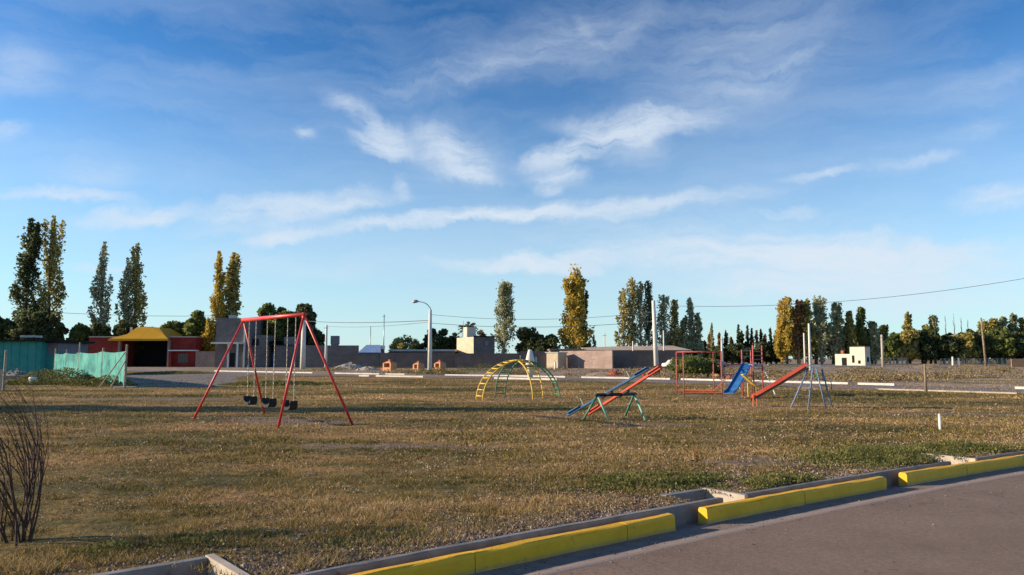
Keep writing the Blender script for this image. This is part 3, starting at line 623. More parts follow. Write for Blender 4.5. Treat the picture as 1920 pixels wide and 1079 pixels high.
# ------------------------------------------------------------------ trees
def vec(a): return Vector(a)
def poplar_data(h, rmax, seed, nb=26, leaves=2600, size=.38, bare=.08, gap=.0, tips=3):
    r = random.Random(seed); rg = np.random.default_rng(seed)
    tr = MB(); tr.tube([(0, 0, -.1), (.0, 0, h*.4), (r.uniform(-.02, .02)*h, 0, h*.93)], [h*.016+.06, h*.010+.04, .02], 7)
    def prof(t): return (min(1, t/.22)**.7) * (1 - max(0, (t-.28)/.72)**1.7) if t > 0 else 0
    P = []; W = []
    for i in range(nb):
        t0 = bare + (.88 - bare) * (i + r.random()) / nb; a = r.uniform(0, 2*math.pi); R_ = rmax * max(.12, prof(min(1, (t0 + .08)))) * r.uniform(.55, 1.1)
        ln = h * r.uniform(.10, .26) * (1.15 - t0*.6)
        if i < tips: t0 = .45 + .1*i; ln = h*r.uniform(.38, .5); R_ = rmax*r.uniform(.35, .6)
        z0 = t0*h; z1 = min(z0 + ln, h*.995); pts = []
        for k in range(6):
            q = k/5; rad = R_ * (1 - (1-q)**2.2); pts.append(Vector((math.cos(a)*rad, math.sin(a)*rad, z0 + (z1-z0)*q)))
        tr.tube(pts, [h*.004+.02]*3 + [.025, .02, .012], 4, False)
        m_ = max(6, int(leaves / nb * (R_/rmax + .25) * (ln/h) * 5)); q = rg.random(m_)**.7
        pa = np.array([tuple(p_) for p_ in pts]); xi = q*5; i0 = np.clip(xi.astype(int), 0, 4); fr = (xi - i0)[:, None]
        base = pa[i0]*(1-fr) + pa[i0+1]*fr
        sg = (rmax*.17 + .05) * (1.1 - .65*q)[:, None]
        P.append(base + rg.normal(size=(m_, 3)) * sg * np.array([1, 1, 1.3]))
    m_ = leaves//7; z = h*(bare + (1-bare)*rg.random(m_)**.9); sg = np.array([prof(k/h) for k in z])*rmax*.3+.06
    P.append(np.stack([rg.normal(size=m_)*sg, rg.normal(size=m_)*sg, z], 1))
    m_ = max(8, leaves//40); P.append(np.stack([rg.normal(size=m_)*.08*rmax, rg.normal(size=m_)*.08*rmax, h*rg.uniform(.9, 1.03, m_)], 1))
    return tr, np.concatenate(P), size
def broad_data(h, rx, seed, lobes=30, leaves=3600, size=.42, z0=.25, dens=1):
    r = random.Random(seed); rg = np.random.default_rng(seed)
    tr = MB(); tr.tube([(0, 0, -.1), (.1, 0, h*.2), (0, .1, h*.45)], [h*.03+.06, h*.024+.04, h*.014+.03], 7)
    P = []; cz = h*(1+z0)/2; hz = h*(1-z0)/2
    for i in range(lobes):
        a = r.uniform(0, 2*math.pi); e = r.uniform(-.75, 1); k = math.sqrt(max(.05, 1-e*e*.9)); q = r.uniform(.45, .86)
        c = Vector((math.cos(a)*rx*k*q, math.sin(a)*rx*k*q, cz + hz*e*q)); rl = rx*r.uniform(.2, .36)
        s0 = Vector((0, 0, h*r.uniform(.15, .4))); mid = s0.lerp(c, .5) + Vector((0, 0, h*.03))
        tr.tube([s0, mid, c], [h*.010+.02, h*.006+.02, .02], 4, False)
        m_ = int(leaves/lobes*r.uniform(.6, 1.4)); d = rg.normal(size=(m_, 3)); d /= np.linalg.norm(d, axis=1)[:, None]; rad = rl * rg.random(m_)[:, None]**.45
        P.append(np.array(tuple(c)) + d*rad*np.array([1, 1, .8]))
    m_ = int(leaves*.25); d = rg.normal(size=(m_, 3)); d /= np.linalg.norm(d, axis=1)[:, None]; d *= rg.random(m_)[:, None]**.5; P.append(d*np.array([rx*.68, rx*.68, hz*.72]) + np.array([0, 0, cz - hz*.12]))
    P = np.concatenate(P); P[:, 2] = np.maximum(P[:, 2], h*.03); return tr, P, size
TREE_N = [0]
def tree(kind, px, top, base_d, hw, mat, label, group=None, bark='bark', name=None, **kw):
    """px: sight line of the trunk, top: sight line of the tip, base_d: distance in metres, hw: half width in px"""
    X = xh(px, base_d); h = zh(top, base_d) ; rx = hw / F_PX * base_d
    TREE_N[0] += 1
    rx *= 1.22 if kind == 'poplar' else 1.12 if kind == 'broad' else 1
    kw = dict(kw); kw['leaves'] = int(kw.get('leaves', 2600) * (1.15 if kind == 'poplar' and base_d > 154 else 1.45 if kind == 'poplar' else 2.0 if kind == 'broad' else 1.3)); kw['size'] = kw.get('size', .42) * (1.25 if kind == 'broad' else 1.1)
    fn = poplar_data if kind in ('poplar', 'conifer') else broad_data
    if kind == 'conifer': kw = dict(dict(nb=18, leaves=900, bare=.03, tips=0), **kw)
    tr, P, size = fn(h, rx, 100 + TREE_N[0], **kw)
    nm = name or {'poplar': 'poplar_tree', 'conifer': 'cypress_tree', 'broad': 'broadleaf_tree'}[kind]
    root = thing(nm, label, 'tree', (X, base_d, 0), random.uniform(0, 6.28), group)
    tr.build('trunk', M[bark], root, True); tri_mesh('crown', leaf_quads(P, size), M[mat], root); return root
GL = 'tall poplars in the row at left'
tree('poplar', 43, 418, 150, 25, 'lf_dark', 'tall dark green poplar, leftmost of the row', GL, leaves=4200, size=.6, bare=.02)
tree('poplar', 86, 413, 152, 24, 'lf_olive', 'tallest poplar with orange autumn top, beside the dark one at far left', GL, leaves=4000, size=.55, bare=.02, nb=30)
tree('poplar', 185, 460, 150, 17, 'lf_pale', 'slender pale poplar standing alone between two poplar pairs', GL, bark='palebark', leaves=2000, size=.5)
tree('poplar', 231, 490, 150, 14, 'lf_pale', 'shorter stem of the pale poplar pair behind the yellow roof', GL, bark='palebark', leaves=1500, size=.5)
tree('poplar', 249, 463, 152, 19, 'lf_olive', 'taller brownish poplar of the pair behind the yellow roof', GL, bark='palebark', leaves=2300, size=.5)
tree('poplar', 404, 478, 148, 13, 'lf_gold', 'narrow golden poplar beside the tall grey building', GL, leaves=2600, size=.5, bare=.0)
tree('poplar', 432, 481, 150, 18, 'lf_olive', 'dark olive poplar right of the narrow golden one', GL, leaves=3600, size=.55, bare=.0)
tree('poplar', 388, 600, 142, 14, 'lf_gold', 'low yellowing tree against the grey wall beside the red house', leaves=1500, size=.45, bare=0)
GB = 'dark bushy trees behind the houses at left'
for px, top, hw, mt, lab in ((-10, 572, 22, 'lf_dark', 'dark bushy tree cut by the left edge'), (30, 585, 34, 'lf_dark', 'black-green tree mass below the dark poplar at far left'),
    (72, 578, 36, 'lf_dark', 'black-green tree behind the teal building'), (104, 600, 18, 'lf_dark', 'dark shrubby tree at the foot of the tallest poplar'),
    (146, 602, 24, 'lf_green', 'fresh green rounded tree between the teal building and the red house'), (190, 600, 22, 'lf_dark', 'dark tree at the foot of the slender lone poplar'),
    (228, 598, 24, 'lf_dark', 'dark tree behind the left end of the yellow roof'), (262, 600, 16, 'lf_dark', 'dark narrow tree behind the peak of the yellow roof'),
    (288, 606, 12, 'lf_green', 'small round green tree right of the yellow roof'), (325, 590, 22, 'lf_green', 'green tree behind the right wing of the red house'),
    (368, 570, 34, 'lf_green', 'large green tree left of the golden poplar'), (452, 585, 16, 'lf_dark', 'dark tree behind the top of the grey building')):
    tree('broad', px, top, 145 if mt == 'lf_dark' else 148, hw, mt, lab, GB, z0=.05, leaves=3400, size=.6)
tree('broad', 512, 560, 140, 34, 'lf_green', 'large dark tree behind the left of the swing set', size=.6, leaves=5000, z0=.05)
tree('broad', 560, 566, 142, 38, 'lf_dark', 'large dark tree behind the right apex of the swing set', size=.6, leaves=5200, z0=.05)
tree('broad', 590, 615, 140, 22, 'lf_dark', 'smaller dark tree touching the grey wall right of the swing apex', size=.5, z0=.05)
tree('broad', 757, 624, 150, 27, 'lf_olive', 'thin fuzzy bush above the pale roof left of the curved lamp', size=.4, leaves=1500, z0=.05, bark='palebark')
tree('broad', 787, 640, 150, 12, 'lf_dark', 'small dark bush left of the curved lamp', size=.4, leaves=1100, z0=.05)
tree('broad', 818, 607, 150, 24, 'lf_dark', 'dark tree just behind the curved street lamp', size=.5, leaves=3200, z0=.05)
tree('broad', 846, 618, 152, 18, 'lf_dark', 'dark tree left of the tan house', size=.5, leaves=2400, z0=.05)
tree('broad', 895, 618, 160, 20, 'lf_rust', 'sparse reddish tree behind the tan house', size=.4, leaves=1000, z0=.1)
tree('poplar', 945, 533, 150, 19, 'lf_pale', 'lone pale green poplar right of the tan house', leaves=2900, size=.5, nb=36, tips=6, bark='palebark', bare=.03)
tree('broad', 1005, 611, 150, 40, 'lf_dark', 'wide dark round tree behind the white tapered pillar', size=.55, leaves=4200, z0=.05)
tree('poplar', 1077, 527, 150, 25, 'lf_gold', 'broad golden poplar standing alone near the centre', leaves=5200, size=.55, nb=44, tips=8, bare=.0)
tree('poplar', 1094, 545, 153, 10, 'lf_dark', 'narrow dark poplar on the right flank of the golden one', leaves=1600, size=.5, bare=0)
tree('broad', 1102, 633, 150, 12, 'lf_green', 'low green bush right of the broad golden poplar', size=.4, leaves=1200, z0=.05)
tree('conifer', 1114, 630, 150, 5, 'lf_dark', 'tiny dark pointed conifer right of the golden poplar', size=.35, leaves=500)
GC = 'poplars in the clump behind the tall white pole'
for px, top, hw, mt, lab in ((1170, 545, 12, 'lf_olive', 'leftmost olive poplar of the clump by the white pole'), (1187, 524, 13, 'lf_olive', 'tallest poplar of the clump by the white pole'),
    (1202, 533, 12, 'lf_pale', 'pale poplar just left of the white pole, between two taller ones'), (1217, 531, 11, 'lf_dark', 'dark poplar touching the left side of the white pole'),
    (1246, 556, 14, 'lf_pale', 'pale poplar right of the white pole'), (1266, 566, 12, 'lf_olive', 'greenish poplar second to the right of the white pole'), (1283, 600, 10, 'lf_pale', 'short pale poplar before the gap in the clump'),
    (1296, 561, 9, 'lf_pale', 'thin-topped pale poplar at the right end of the clump'), (1310, 590, 9, 'lf_pale', 'last low poplar at the right end of the clump')):
    tree('poplar', px, top, 155, hw, mt, lab, GC, leaves=1500, size=.48, tips=4, bark='palebark', bare=.04)
tree('broad', 1262, 625, 158, 26, 'lf_dark', 'dark low tree behind the beige roof right of the white pole', size=.5, leaves=3000, z0=.03)
tree('broad', 1300, 628, 158, 24, 'lf_dark', 'dark low tree at the end of the poplar clump', size=.5, leaves=2800, z0=.03)
GR = 'small cypresses in the distant row'
CYL = ['dark low cypress at the left end of the far row', 'tallest thin pale pointed tree of the far row, above the red climbing frame', 'rusty pointed tree just left of the thin pale one', 'rusty pointed tree left of the thin pale pole above the red frame',
 'dark cypress right of the thin pale pole above the red frame', 'wide rusty low tree in the gap of the far cypress row', 'tallest dark cypress of the far row, above the blue slide', 'dark cypress close on the right of the tallest one', 'sharp dark cypress left of the red tower ladder',
 'dark cypress behind the left post of the red tower ladder', 'rusty pointed tree directly above the red tower ladder', 'dark cypress just right of the red tower ladder', 'low rusty pointed tree between dark cypresses right of the red tower', 'dark cypress second from the orange-gold poplar', 'dark cypress touching the orange-gold poplar']
for k, (px, top, hw, mt) in enumerate(((1322, 640, 8, 'lf_dark'), (1336, 608, 5, 'lf_pale'), (1331, 628, 6, 'lf_rust'), (1350, 626, 6, 'lf_rust'), (1362, 622, 7, 'lf_dark'), (1372, 634, 10, 'lf_rust'), (1386, 611, 6, 'lf_dark'), (1392, 622, 6, 'lf_dark'),
    (1403, 612, 5, 'lf_dark'), (1411, 618, 5, 'lf_dark'), (1420, 622, 5, 'lf_rust'), (1428, 620, 5, 'lf_dark'), (1436, 628, 6, 'lf_rust'), (1446, 617, 6, 'lf_dark'), (1456, 622, 6, 'lf_dark'))):
    tree('conifer', px, top, 210 + k % 3, hw, mt, CYL[k], GR, size=.6, leaves=1000)
GD = 'low dark trees at the foot of the far row'
for px, top, hw, lb in ((1345, 650, 22, 'low dark tree behind the right posts of the red climbing frame'), (1385, 645, 26, 'low dark tree behind the top of the blue slide'), (1425, 643, 24, 'low dark tree behind the red tower ladder'), (1455, 645, 20, 'low dark tree between the red tower and the orange-gold poplar')):
    tree('broad', px, top, 205, hw, 'lf_dark', lb, GD, size=.6, leaves=1800, z0=0)
GE = 'tall trees right of centre behind the blue ladder slide'
for px, top, hw, mt, lab, bk in ((1476, 560, 18, 'lf_gold', 'bright orange-gold poplar at the left end of the right-hand grove', 'bark'), (1466, 600, 10, 'lf_gold', 'low yellow-green poplar under the orange-gold one', 'bark'),
    (1498, 566, 13, 'lf_rust', 'rust-tinted poplar next to the orange-gold one', 'palebark'), (1516, 563, 13, 'lf_olive', 'olive poplar behind the thin pale pole', 'palebark'), (1541, 559, 17, 'lf_pale', 'tall pale poplar right of the thin pale pole', 'palebark'),
    (1570, 571, 18, 'lf_pale', 'broad greyish poplar above the white house roof edge', 'palebark'), (1598, 586, 11, 'lf_olive', 'yellowish poplar directly above the white house', 'palebark'), (1617, 579, 10, 'lf_green', 'narrow green poplar right above the white house', 'bark'),
    (1641, 606, 13, 'lf_pale', 'greyish poplar right of the white house', 'palebark')):
    tree('poplar', px, top, 190, hw, mt, lab, GE, leaves=2400, size=.62, tips=4, bark=bk, bare=.03)
for px, top, hw, lb in ((1495, 600, 24, 'dark undergrowth tree below the rust-tinted poplar'), (1530, 590, 26, 'green undergrowth tree just right of the thin pale pole'), (1562, 596, 26, 'dark undergrowth tree left of the white house'), (1595, 604, 26, 'green undergrowth tree directly behind the white house'), (1635, 616, 24, 'dark undergrowth tree touching the right wall of the white house')):
    tree('broad', px, top, 198, hw, 'lf_green' if px in (1530, 1595) else 'lf_dark', lb, 'dark fill trees of the grove', size=.7, leaves=2400, z0=0)
GF = 'trees along the far edge of the lot at right'
for px, top, hw, kd, mt, lab in ((1660, 612, 12, 'poplar', 'lf_dark', 'dark poplar right of the far square post'), (1682, 622, 20, 'broad', 'lf_olive', 'brownish olive tree right of the far square post'),
    (1706, 606, 18, 'broad', 'lf_olive', 'olive tree left of the highest crown at right'), (1706, 588, 8, 'poplar', 'lf_olive', 'pointed olive poplar rising from the right-hand trees'),
    (1730, 606, 20, 'broad', 'lf_olive', 'wide olive tree in the middle of the right-hand trees'), (1754, 594, 10, 'poplar', 'lf_pale', 'pale poplar at the right end of the wide olive trees'), (1745, 612, 18, 'broad', 'lf_green', 'green tree below the pale poplar at right'),
    (1786, 622, 18, 'broad', 'lf_dark', 'dark tree with a bare top left of the leaning timber pole'), (1812, 614, 16, 'broad', 'lf_dark', 'dark round tree just left of the leaning timber pole'),
    (1850, 605, 15, 'poplar', 'lf_olive', 'olive poplar behind the leaning timber pole'), (1870, 600, 14, 'poplar', 'lf_olive', 'olive poplar second right of the leaning timber pole'), (1884, 597, 12, 'poplar', 'lf_pale', 'pale wide poplar right of the leaning timber pole'),
    (1903, 591, 8, 'poplar', 'lf_pale', 'slim pale poplar near the right edge'), (1921, 598, 9, 'poplar', 'lf_olive', 'poplar cut by the right edge')):
    tree(kd, px, top, 222, hw, mt, lab, GF, size=.72, leaves=2200, **({'z0': 0} if kd == 'broad' else {'tips': 4, 'bare': .02, 'bark': 'palebark'}))
for px, top, hw, lb in ((1668, 624, 24, 'low bushy tree directly right of the square topped grey pole'), (1700, 618, 26, 'low bushy tree below the pointed olive poplar'), (1735, 614, 28, 'low bushy tree below the wide olive tree'), (1770, 626, 28, 'low bushy tree above the left end of the long rail fence'), (1805, 624, 28, 'low bushy tree above the two small pale posts'), (1840, 620, 28, 'low bushy tree directly behind the leaning timber pole'), (1875, 616, 28, 'low bushy tree right of the leaning timber pole'), (1912, 618, 30, 'low bushy tree above the orange-brown board'), (1950, 616, 28, 'low bushy tree cut off by the right edge')):
    tree('broad', px, top, 216, hw, ('lf_green', 'lf_dark', 'lf_olive')[int(px) % 3] if px != 1770 else 'lf_dark', lb, 'dark low trees behind the rail fence', size=.75, leaves=2600, z0=0)
# small thin bare saplings against the sky
for px, top, lb in ((1776, 592, 'thin leafless tree furthest left of the four bare tops'), (1792, 588, 'tallest thin leafless tree of the four bare tops'), (1806, 596, 'thin leafless tree third of the four bare tops'), (1818, 600, 'shortest thin leafless tree, nearest the leaning timber pole')):
    mb = MB(); h = zh(top, 235); X = xh(px, 235)
    mb.tube([(0, 0, 0), (.1, 0, h*.5), (0, 0, h)], [.16, .11, .05], 5)
    rt = thing('bare_tree', lb, 'tree', (X, 235, 0), 0, 'leafless tree tops behind the dark trees')
    for k in range(7):
        a = random.uniform(0, 6.3); z = h*(.5 + .06*k); l = h*.12; mb.tube([(0, 0, z), (math.cos(a)*l*.25, 0, z+l)], [.06, .02], 4, False)
    mb.build('trunk', M['palebark'], rt)
# the young poplar left of the frame whose shadow lies across the field
tr_, P_, s_ = poplar_data(9.6, 1.9, 999, nb=26, leaves=8000, size=.3, bare=.02)
rt = thing('poplar_tree', 'young slim poplar standing outside the left edge of the photo', 'tree', (-27.0, 23.9, 0)); tr_.build('trunk', M['bark'], rt); tri_mesh('crown', leaf_quads(P_, .3), M['lf_dark'], rt)
# palm behind the tan house
X = xh(876, 158); hp = zh(616, 158); rt = thing('palm_tree', 'dark spiky palm crown behind the tan house', 'tree', (X, 158, 0))
MB().tube([(0, 0, 0), (.1, 0, hp)], [.35, .25], 8).build('trunk', M['bark'], rt)
fr_ = []; 
for k in range(26):
    a = random.uniform(0, 6.28); e = random.uniform(-.4, 1.2); L_ = random.uniform(1.8, 2.8)
    for q in np.linspace(.15, 1, 14):
        c = np.array([math.cos(a)*math.cos(e)*L_*q, math.sin(a)*math.cos(e)*L_*q, hp + math.sin(e)*L_*q - .9*q*q]); fr_.append(c); fr_.append(c + RNG.normal(0, .1, 3))
tri_mesh('crown', leaf_quads(np.array(fr_), .42), M['lf_dark'], rt)

# ------------------------------------------------------------------ buildings and walls (far side)
def bx(mat, name, parent, px0, px1, pt_, pb, d, depth, dy=0, z0=None):
    x0 = xh(px0, d) ; x1 = xh(px1, d); ztop = zh(pt_, d); zb = 0 if pb is None else zh(pb, d)
    if z0 is not None: zb = z0
    o = MB().box(x0, x1, d + dy, d + dy + depth, zb, ztop).build(name, M[mat]); 
    if parent: o.parent = parent; o.matrix_parent_inverse = Matrix.Translation(-parent.location)
    return o
def pp(o, parent):
    o.parent = parent; o.matrix_parent_inverse = Matrix.Translation(-parent.location); return o
# red brick house with yellow roof, 138 m
D = 138; rt = thing('brick_house', 'red brick house with yellow hipped roof over a dark open porch', 'house', (xh(266, D), D, 0))
bx('redwall', 'wall', rt, 165, 221, 633, None, D, 12); bx('redwall', 'wall', rt, 313, 366, 633, None, D, 12)
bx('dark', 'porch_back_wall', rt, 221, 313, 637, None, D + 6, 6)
bx('oldconc', 'coping', rt, 164, 221.5, 631, 633, D - .15, 12.3); bx('oldconc', 'coping', rt, 312.5, 367, 631, 633, D - .15, 12.3)
x0, x1 = xh(209, D), xh(319, D); ze = zh(636, D); zt = zh(613, D); xa, xb = xh(249, D), xh(290, D)
mb = MB(); y0, y1 = D - 1.2, D + 11
vs = [(x0, y0, ze), (x1, y0, ze), (x1, y1, ze), (x0, y1, ze)]
q1 = (x0 + (xa-x0)*.70, D - .2, zh(627, D)); q2 = (x1 - (x1-xb)*.45, D - .2, zh(627, D)); q3 = (q2[0], D + 8, q2[2]); q4 = (q1[0], D + 8, q1[2])
zt1 = [(xa, D + 1.2, zt), ((xa+xb)/2, D + 1.2, zt + .06), (xb, D + 1.2, zt - .1), (xb, D + 6, zt - .1), ((xa+xb)/2, D + 6, zt + .06), (xa, D + 6, zt)]
vs += [q1, q2, q3, q4] + zt1
mb.add(vs, [(0, 1, 5, 4), (1, 2, 6, 5), (2, 3, 7, 6), (3, 0, 4, 7), (0, 3, 2, 1), (4, 5, 10, 9, 8), (5, 6, 11, 10), (6, 7, 13, 12, 11), (7, 4, 8, 13), (8, 9, 12, 13), (9, 10, 11, 12)])
mb.box(x0 - .1, x1 + .1, y0 - .1, y0, ze - .35, ze + .02); pp(mb.build('roof', M['yroof']), rt)
bx('greyroof', 'chimney', rt, 241, 244, 614, 628, D + 3, .4)
for px in (222, 315): bx('pinkwall', 'porch_pillar', rt, px - 2, px + 2, 637, None, D - .6, .6)
bx('white', 'balcony_slab', rt, 314, 368, 656.5, 658.5, D - 1.1, 1.09)
wn_ = bx('greyrender', 'window_frame', rt, 334, 352, 664, 680, D - .06, .055)
for a, b_ in ((335, 342.5), (343.8, 351)): bx('glass', 'pane', rt, a, b_, 665, 679, D - .1, .035)
bx('redwall', 'buttress', rt, 316, 321, 658.5, None, D - .9, .85)
# low teal building at left, 72 m
D = 72; rt = thing('teal_building', 'low dark teal sheet metal building with black flat roof at the left edge', 'building', (xh(20, D), D, 0))
bx('teal', 'wall', rt, -60, 75, 640, None, D, 8); bx('dark', 'roof', rt, -64, 79, 637, 640, D - .5, 9)
bx('teal', 'trim', rt, 73, 76, 641, 698, D - .06, .055); bx('greyroof', 'roof_vent', rt, 35, 60, 629, 633, D + 4, 1.5)
for k in range(9): bx('teal', 'sheet_rib', rt, -58 + k*15.5, -57.4 + k*15.5, 641, 700, D - .035, .03)
rt = thing('shed', 'grey rendered shed with teal lower wall joined to the teal building', 'shed', (xh(92, D), D, 0))
bx('greyrender', 'wall', rt, 75.5, 108, 643, None, D + 1, 5); bx('teal', 'wall_cladding', rt, 77, 108, 665, 702, D + .9, .095); bx('dark', 'roof', rt, 75.2, 110, 640.5, 643, D + .6, 6)
# low slab in front of it
o = MB().box(xh(8, 58), xh(100, 58), 58, 58.6, 0, .28).build('low_wall', M['concrete']); tag(o, 'low grey concrete edging in front of the teal building', 'wall')
# pale fence panel at very left
rt = thing('gate_post', 'weathered pale post with short plank at the left edge', 'post', gp(6, 733))
MB().tube([(0, 0, 0), (0.02, 0, 2.0)], [.07, .06], 8).build('post', M['wood'], rt); MB().box(-.5, -.08, -.03, .03, 0, 1.05).build('plank', M['oldconc'], rt)
# shade cloth fence
rt = thing('shade_cloth_fence', 'turquoise shade cloth fence strung between timber posts, receding at left', 'fence', (-20.9, 41.4, 0))
A_ = gp(236, 727.5); B_ = gp(103, 707); posts = [103, 124, 148, 192, 236]
def along(px):   # intersection of sight line with fence line
    r = ray(px, 672); dx = B_ - A_; k = (A_.x * r.y - A_.y * r.x) / (dx.y * r.x - dx.x * r.y); return A_ + dx * k
PP = [along(px) for px in posts]
hts = [2.45, 2.3, 2.75, 2.25, 2.35]
for p, h_ in zip(PP, hts):
    pp(MB().tube([(p.x, p.y, -.05), (p.x + .03, p.y, h_)], [.075, .06], 8).build('post', M['wood']), rt)
mb = MB()
for i in range(4):
    a, b_ = PP[i], PP[i+1]; nx, nz = 24, 10
    nrm = Vector((-(b_-a).y, (b_-a).x, 0)).normalized(); base = len(mb.v)
    for j in range(nz + 1):
        for k in range(nx + 1):
            u, v = k/nx, j/nz; p = a.lerp(b_, u); sag = .10 * math.sin(math.pi*u) * (v**3)
            bottom = .12 + .35*abs(mn.noise(Vector((u*3 + i*7, 0, 0)))) + (.25*math.sin(math.pi*u) if i == 2 else 0)
            z = bottom + (2.02 - bottom)*v - sag
            off = .30*mn.noise(Vector((u*4 + i*9, v*.8, 3))) * math.sin(math.pi*u) + .05*mn.noise(Vector((u*14 + i*5, v*2.5, 1))) + .10*math.sin(math.pi*u)
            q = p + nrm * (off - .02); mb.v.append((q.x, q.y, z))
    for j in range(nz):
        for k in range(nx): c = base + j*(nx+1) + k; mb.f.append((c, c+1, c+nx+2, c+nx+1))
o = mb.build('shade_cloth', M['cloth'], smooth=True); pp(o, rt)
a = gp(186, 727); b_ = PP[4] + Vector((0, 0, 2.0)); pp(MB().tube([a, b_], [.035, .03], 6).build('brace', M['wood']), rt)
a = PP[4] + Vector((-.25, -1.0, 0)); pp(MB().tube([a, PP[4] + Vector((0, 0, 1.5))], [.035, .03], 6).build('brace', M['wood']), rt)
# white tub
p = gp(61, 722); mb = MB().tube([(p.x, p.y, 0), (p.x, p.y, .1), (p.x, p.y, .42), (p.x, p.y, .46)], [.16, .19, .22, .2], 14); tag(mb.build('bucket', M['white'], smooth=True), 'white plastic bucket upside down in the weeds at left', 'bucket')
# rubble and weeds around the cloth fence
def rubble(label, px, py, d, wd, h, mat='concrete', n=36, name='rubble_pile'):
    X = xh(px, d); mb = MB()
    for k in range(n):
        a = random.uniform(0, 6.28); r = random.random()**.7; x = math.cos(a)*r*wd; y = math.sin(a)*r*wd*.6; z = h*max(0, 1-r)*random.random(); s_ = random.uniform(.08, .3)*h
        Mx = Matrix.Translation((X + x, d + y, z)) @ Matrix.Rotation(random.random()*3, 4, 'X') @ Matrix.Rotation(random.random()*3, 4, 'Z'); mb.box(-s_, s_, -s_*.7, s_*.7, -s_*.5, s_*.5, Mx)
    # mound core
    ring = [[(X + math.cos(a)*wd*k*random.uniform(.8, 1.1), d + math.sin(a)*wd*.6*k, max(0, h*.75*(1-k**1.6)*random.uniform(.8, 1.1)) if k < .99 else -.02) for a in np.linspace(0, 2*math.pi, 14, endpoint=False)] for k in (1, .7, .4, .15)]
    b0 = len(mb.v); mb.v += [v for r_ in ring for v in r_]
    for i in range(3):
        for k in range(14): mb.f.append((b0+i*14+k, b0+i*14+(k+1)%14, b0+(i+1)*14+(k+1)%14, b0+(i+1)*14+k))
    mb.f.append(tuple(b0+42+k for k in range(14)))
    return tag(mb.build(name, M[mat]), label, 'rubble pile' if name == 'rubble_pile' else 'earth mound')
rubble('dark rubble heap in front of the teal building', 35, 708, 60, 1.7, .8)
rubble('grey rubble mound at the foot of the wall right of the swing set', 655, 690, 108, 2.6, 1.2, 'oldconc')
rubble('low sandy heap in front of the long grey wall', 690, 690, 100, 1.8, .7, 'oldconc')
rubble('straw coloured earth mound on the bare lot behind the seesaw', 1135, 700, 70, 2.2, .55, 'dirt', 10, 'earth_mound')
rubble('reddish broken brick heap beside the straw coloured mound', 1152, 700, 69, .8, .7, 'brickred', 14)
rubble('low pale earth heap right of the white house', 1745, 690, 120, 3.2, 1.0, 'dirt', 6, 'earth_mound')
for (x_, y_, rx_, ry_, h_, n_, l_) in ((115, 716, 3.4, 1.2, .75, 2600, 'green weeds below the shade cloth fence'), (190, 724, 2.2, .8, .5, 1500, 'dark weeds at the near end of the shade cloth fence'),
                                     (60, 722, 3.2, .8, .35, 1600, 'weeds around the white bucket'), (820, 703, 3.0, 1.0, .6, 900, 'low weeds behind the street lamp'), (910, 698, 5, 1.8, .8, 1800, 'dark weeds behind the arched climber')):
    p = gp(x_, y_); weed_patch('weeds', p.x, p.y, rx_, ry_, h_, int(n_*2.2), .10, M['weed'], l_)
# green patches past the swing: the dark grass band stands for a shadow
for (a, b_, c, l_) in ((410, 640, 722, 'band of green grass, darkened to stand for a shadow, behind the swing set'), (250, 400, 701, 'strip of green grass before the red house')):
    p0, p1 = gp(a, c), gp(b_, c); weed_patch('grass_and_shade_band', (p0.x+p1.x)/2, (p0.y+p1.y)/2, abs(p1.x-p0.x)/2, 2.0 if c > 710 else 5, .2, 14000, .12, M['weed'], l_, cat='grass')
# grey unfinished building, 132 m
D = 132; rt = thing('concrete_building', 'tall unfinished grey concrete building with balcony behind the swing set', 'building', (xh(440, D), D, 0))
bx('greywall', 'wall', rt, 403, 470, 597, None, D, 12); bx('greywall', 'side_wing', rt, 470, 499, 629, None, D + .5, 10)
bx('white', 'balcony_slab', rt, 394, 446, 642, 645, D - 3, 2.99); 
for px in (427, 444, 457): bx('white', 'column', rt, px - 1.3, px + 1.3, 645 if px < 445 else 600, None, D - (2.9 if px < 445 else .3), .29)
bx('metal', 'roof_tank', rt, 426, 436, 591, 597, D + 3, 1.2); bx('dark', 'window', rt, 471, 484, 636, 648, D + .45, .045)
o = bx('dark', 'door', rt, 430, 440, 662, 688, D - .04, .035)
rt = thing('grey_house', 'low grey block house with a blue door behind the swing set', 'house', (xh(545, D), D, 0))
bx('greywall', 'wall', rt, 499.3, 503, 648, None, D, 9); bx('greywall', 'wall', rt, 516, 560, 648, None, D, 9); bx('greyrender', 'wall', rt, 532, 553, 632, 648, D + .6, 5)
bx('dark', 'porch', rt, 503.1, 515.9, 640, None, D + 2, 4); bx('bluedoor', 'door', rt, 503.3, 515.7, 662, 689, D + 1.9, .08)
bx('dark', 'roof', rt, 499.3, 560, 646.6, 648, D - .3, 8)
o = bx('pinkwall', 'boundary_wall', None, 366.5, 402.5, 659, None, 136, .3); tag(o, 'short pinkish wall between the red house and the grey building', 'wall')
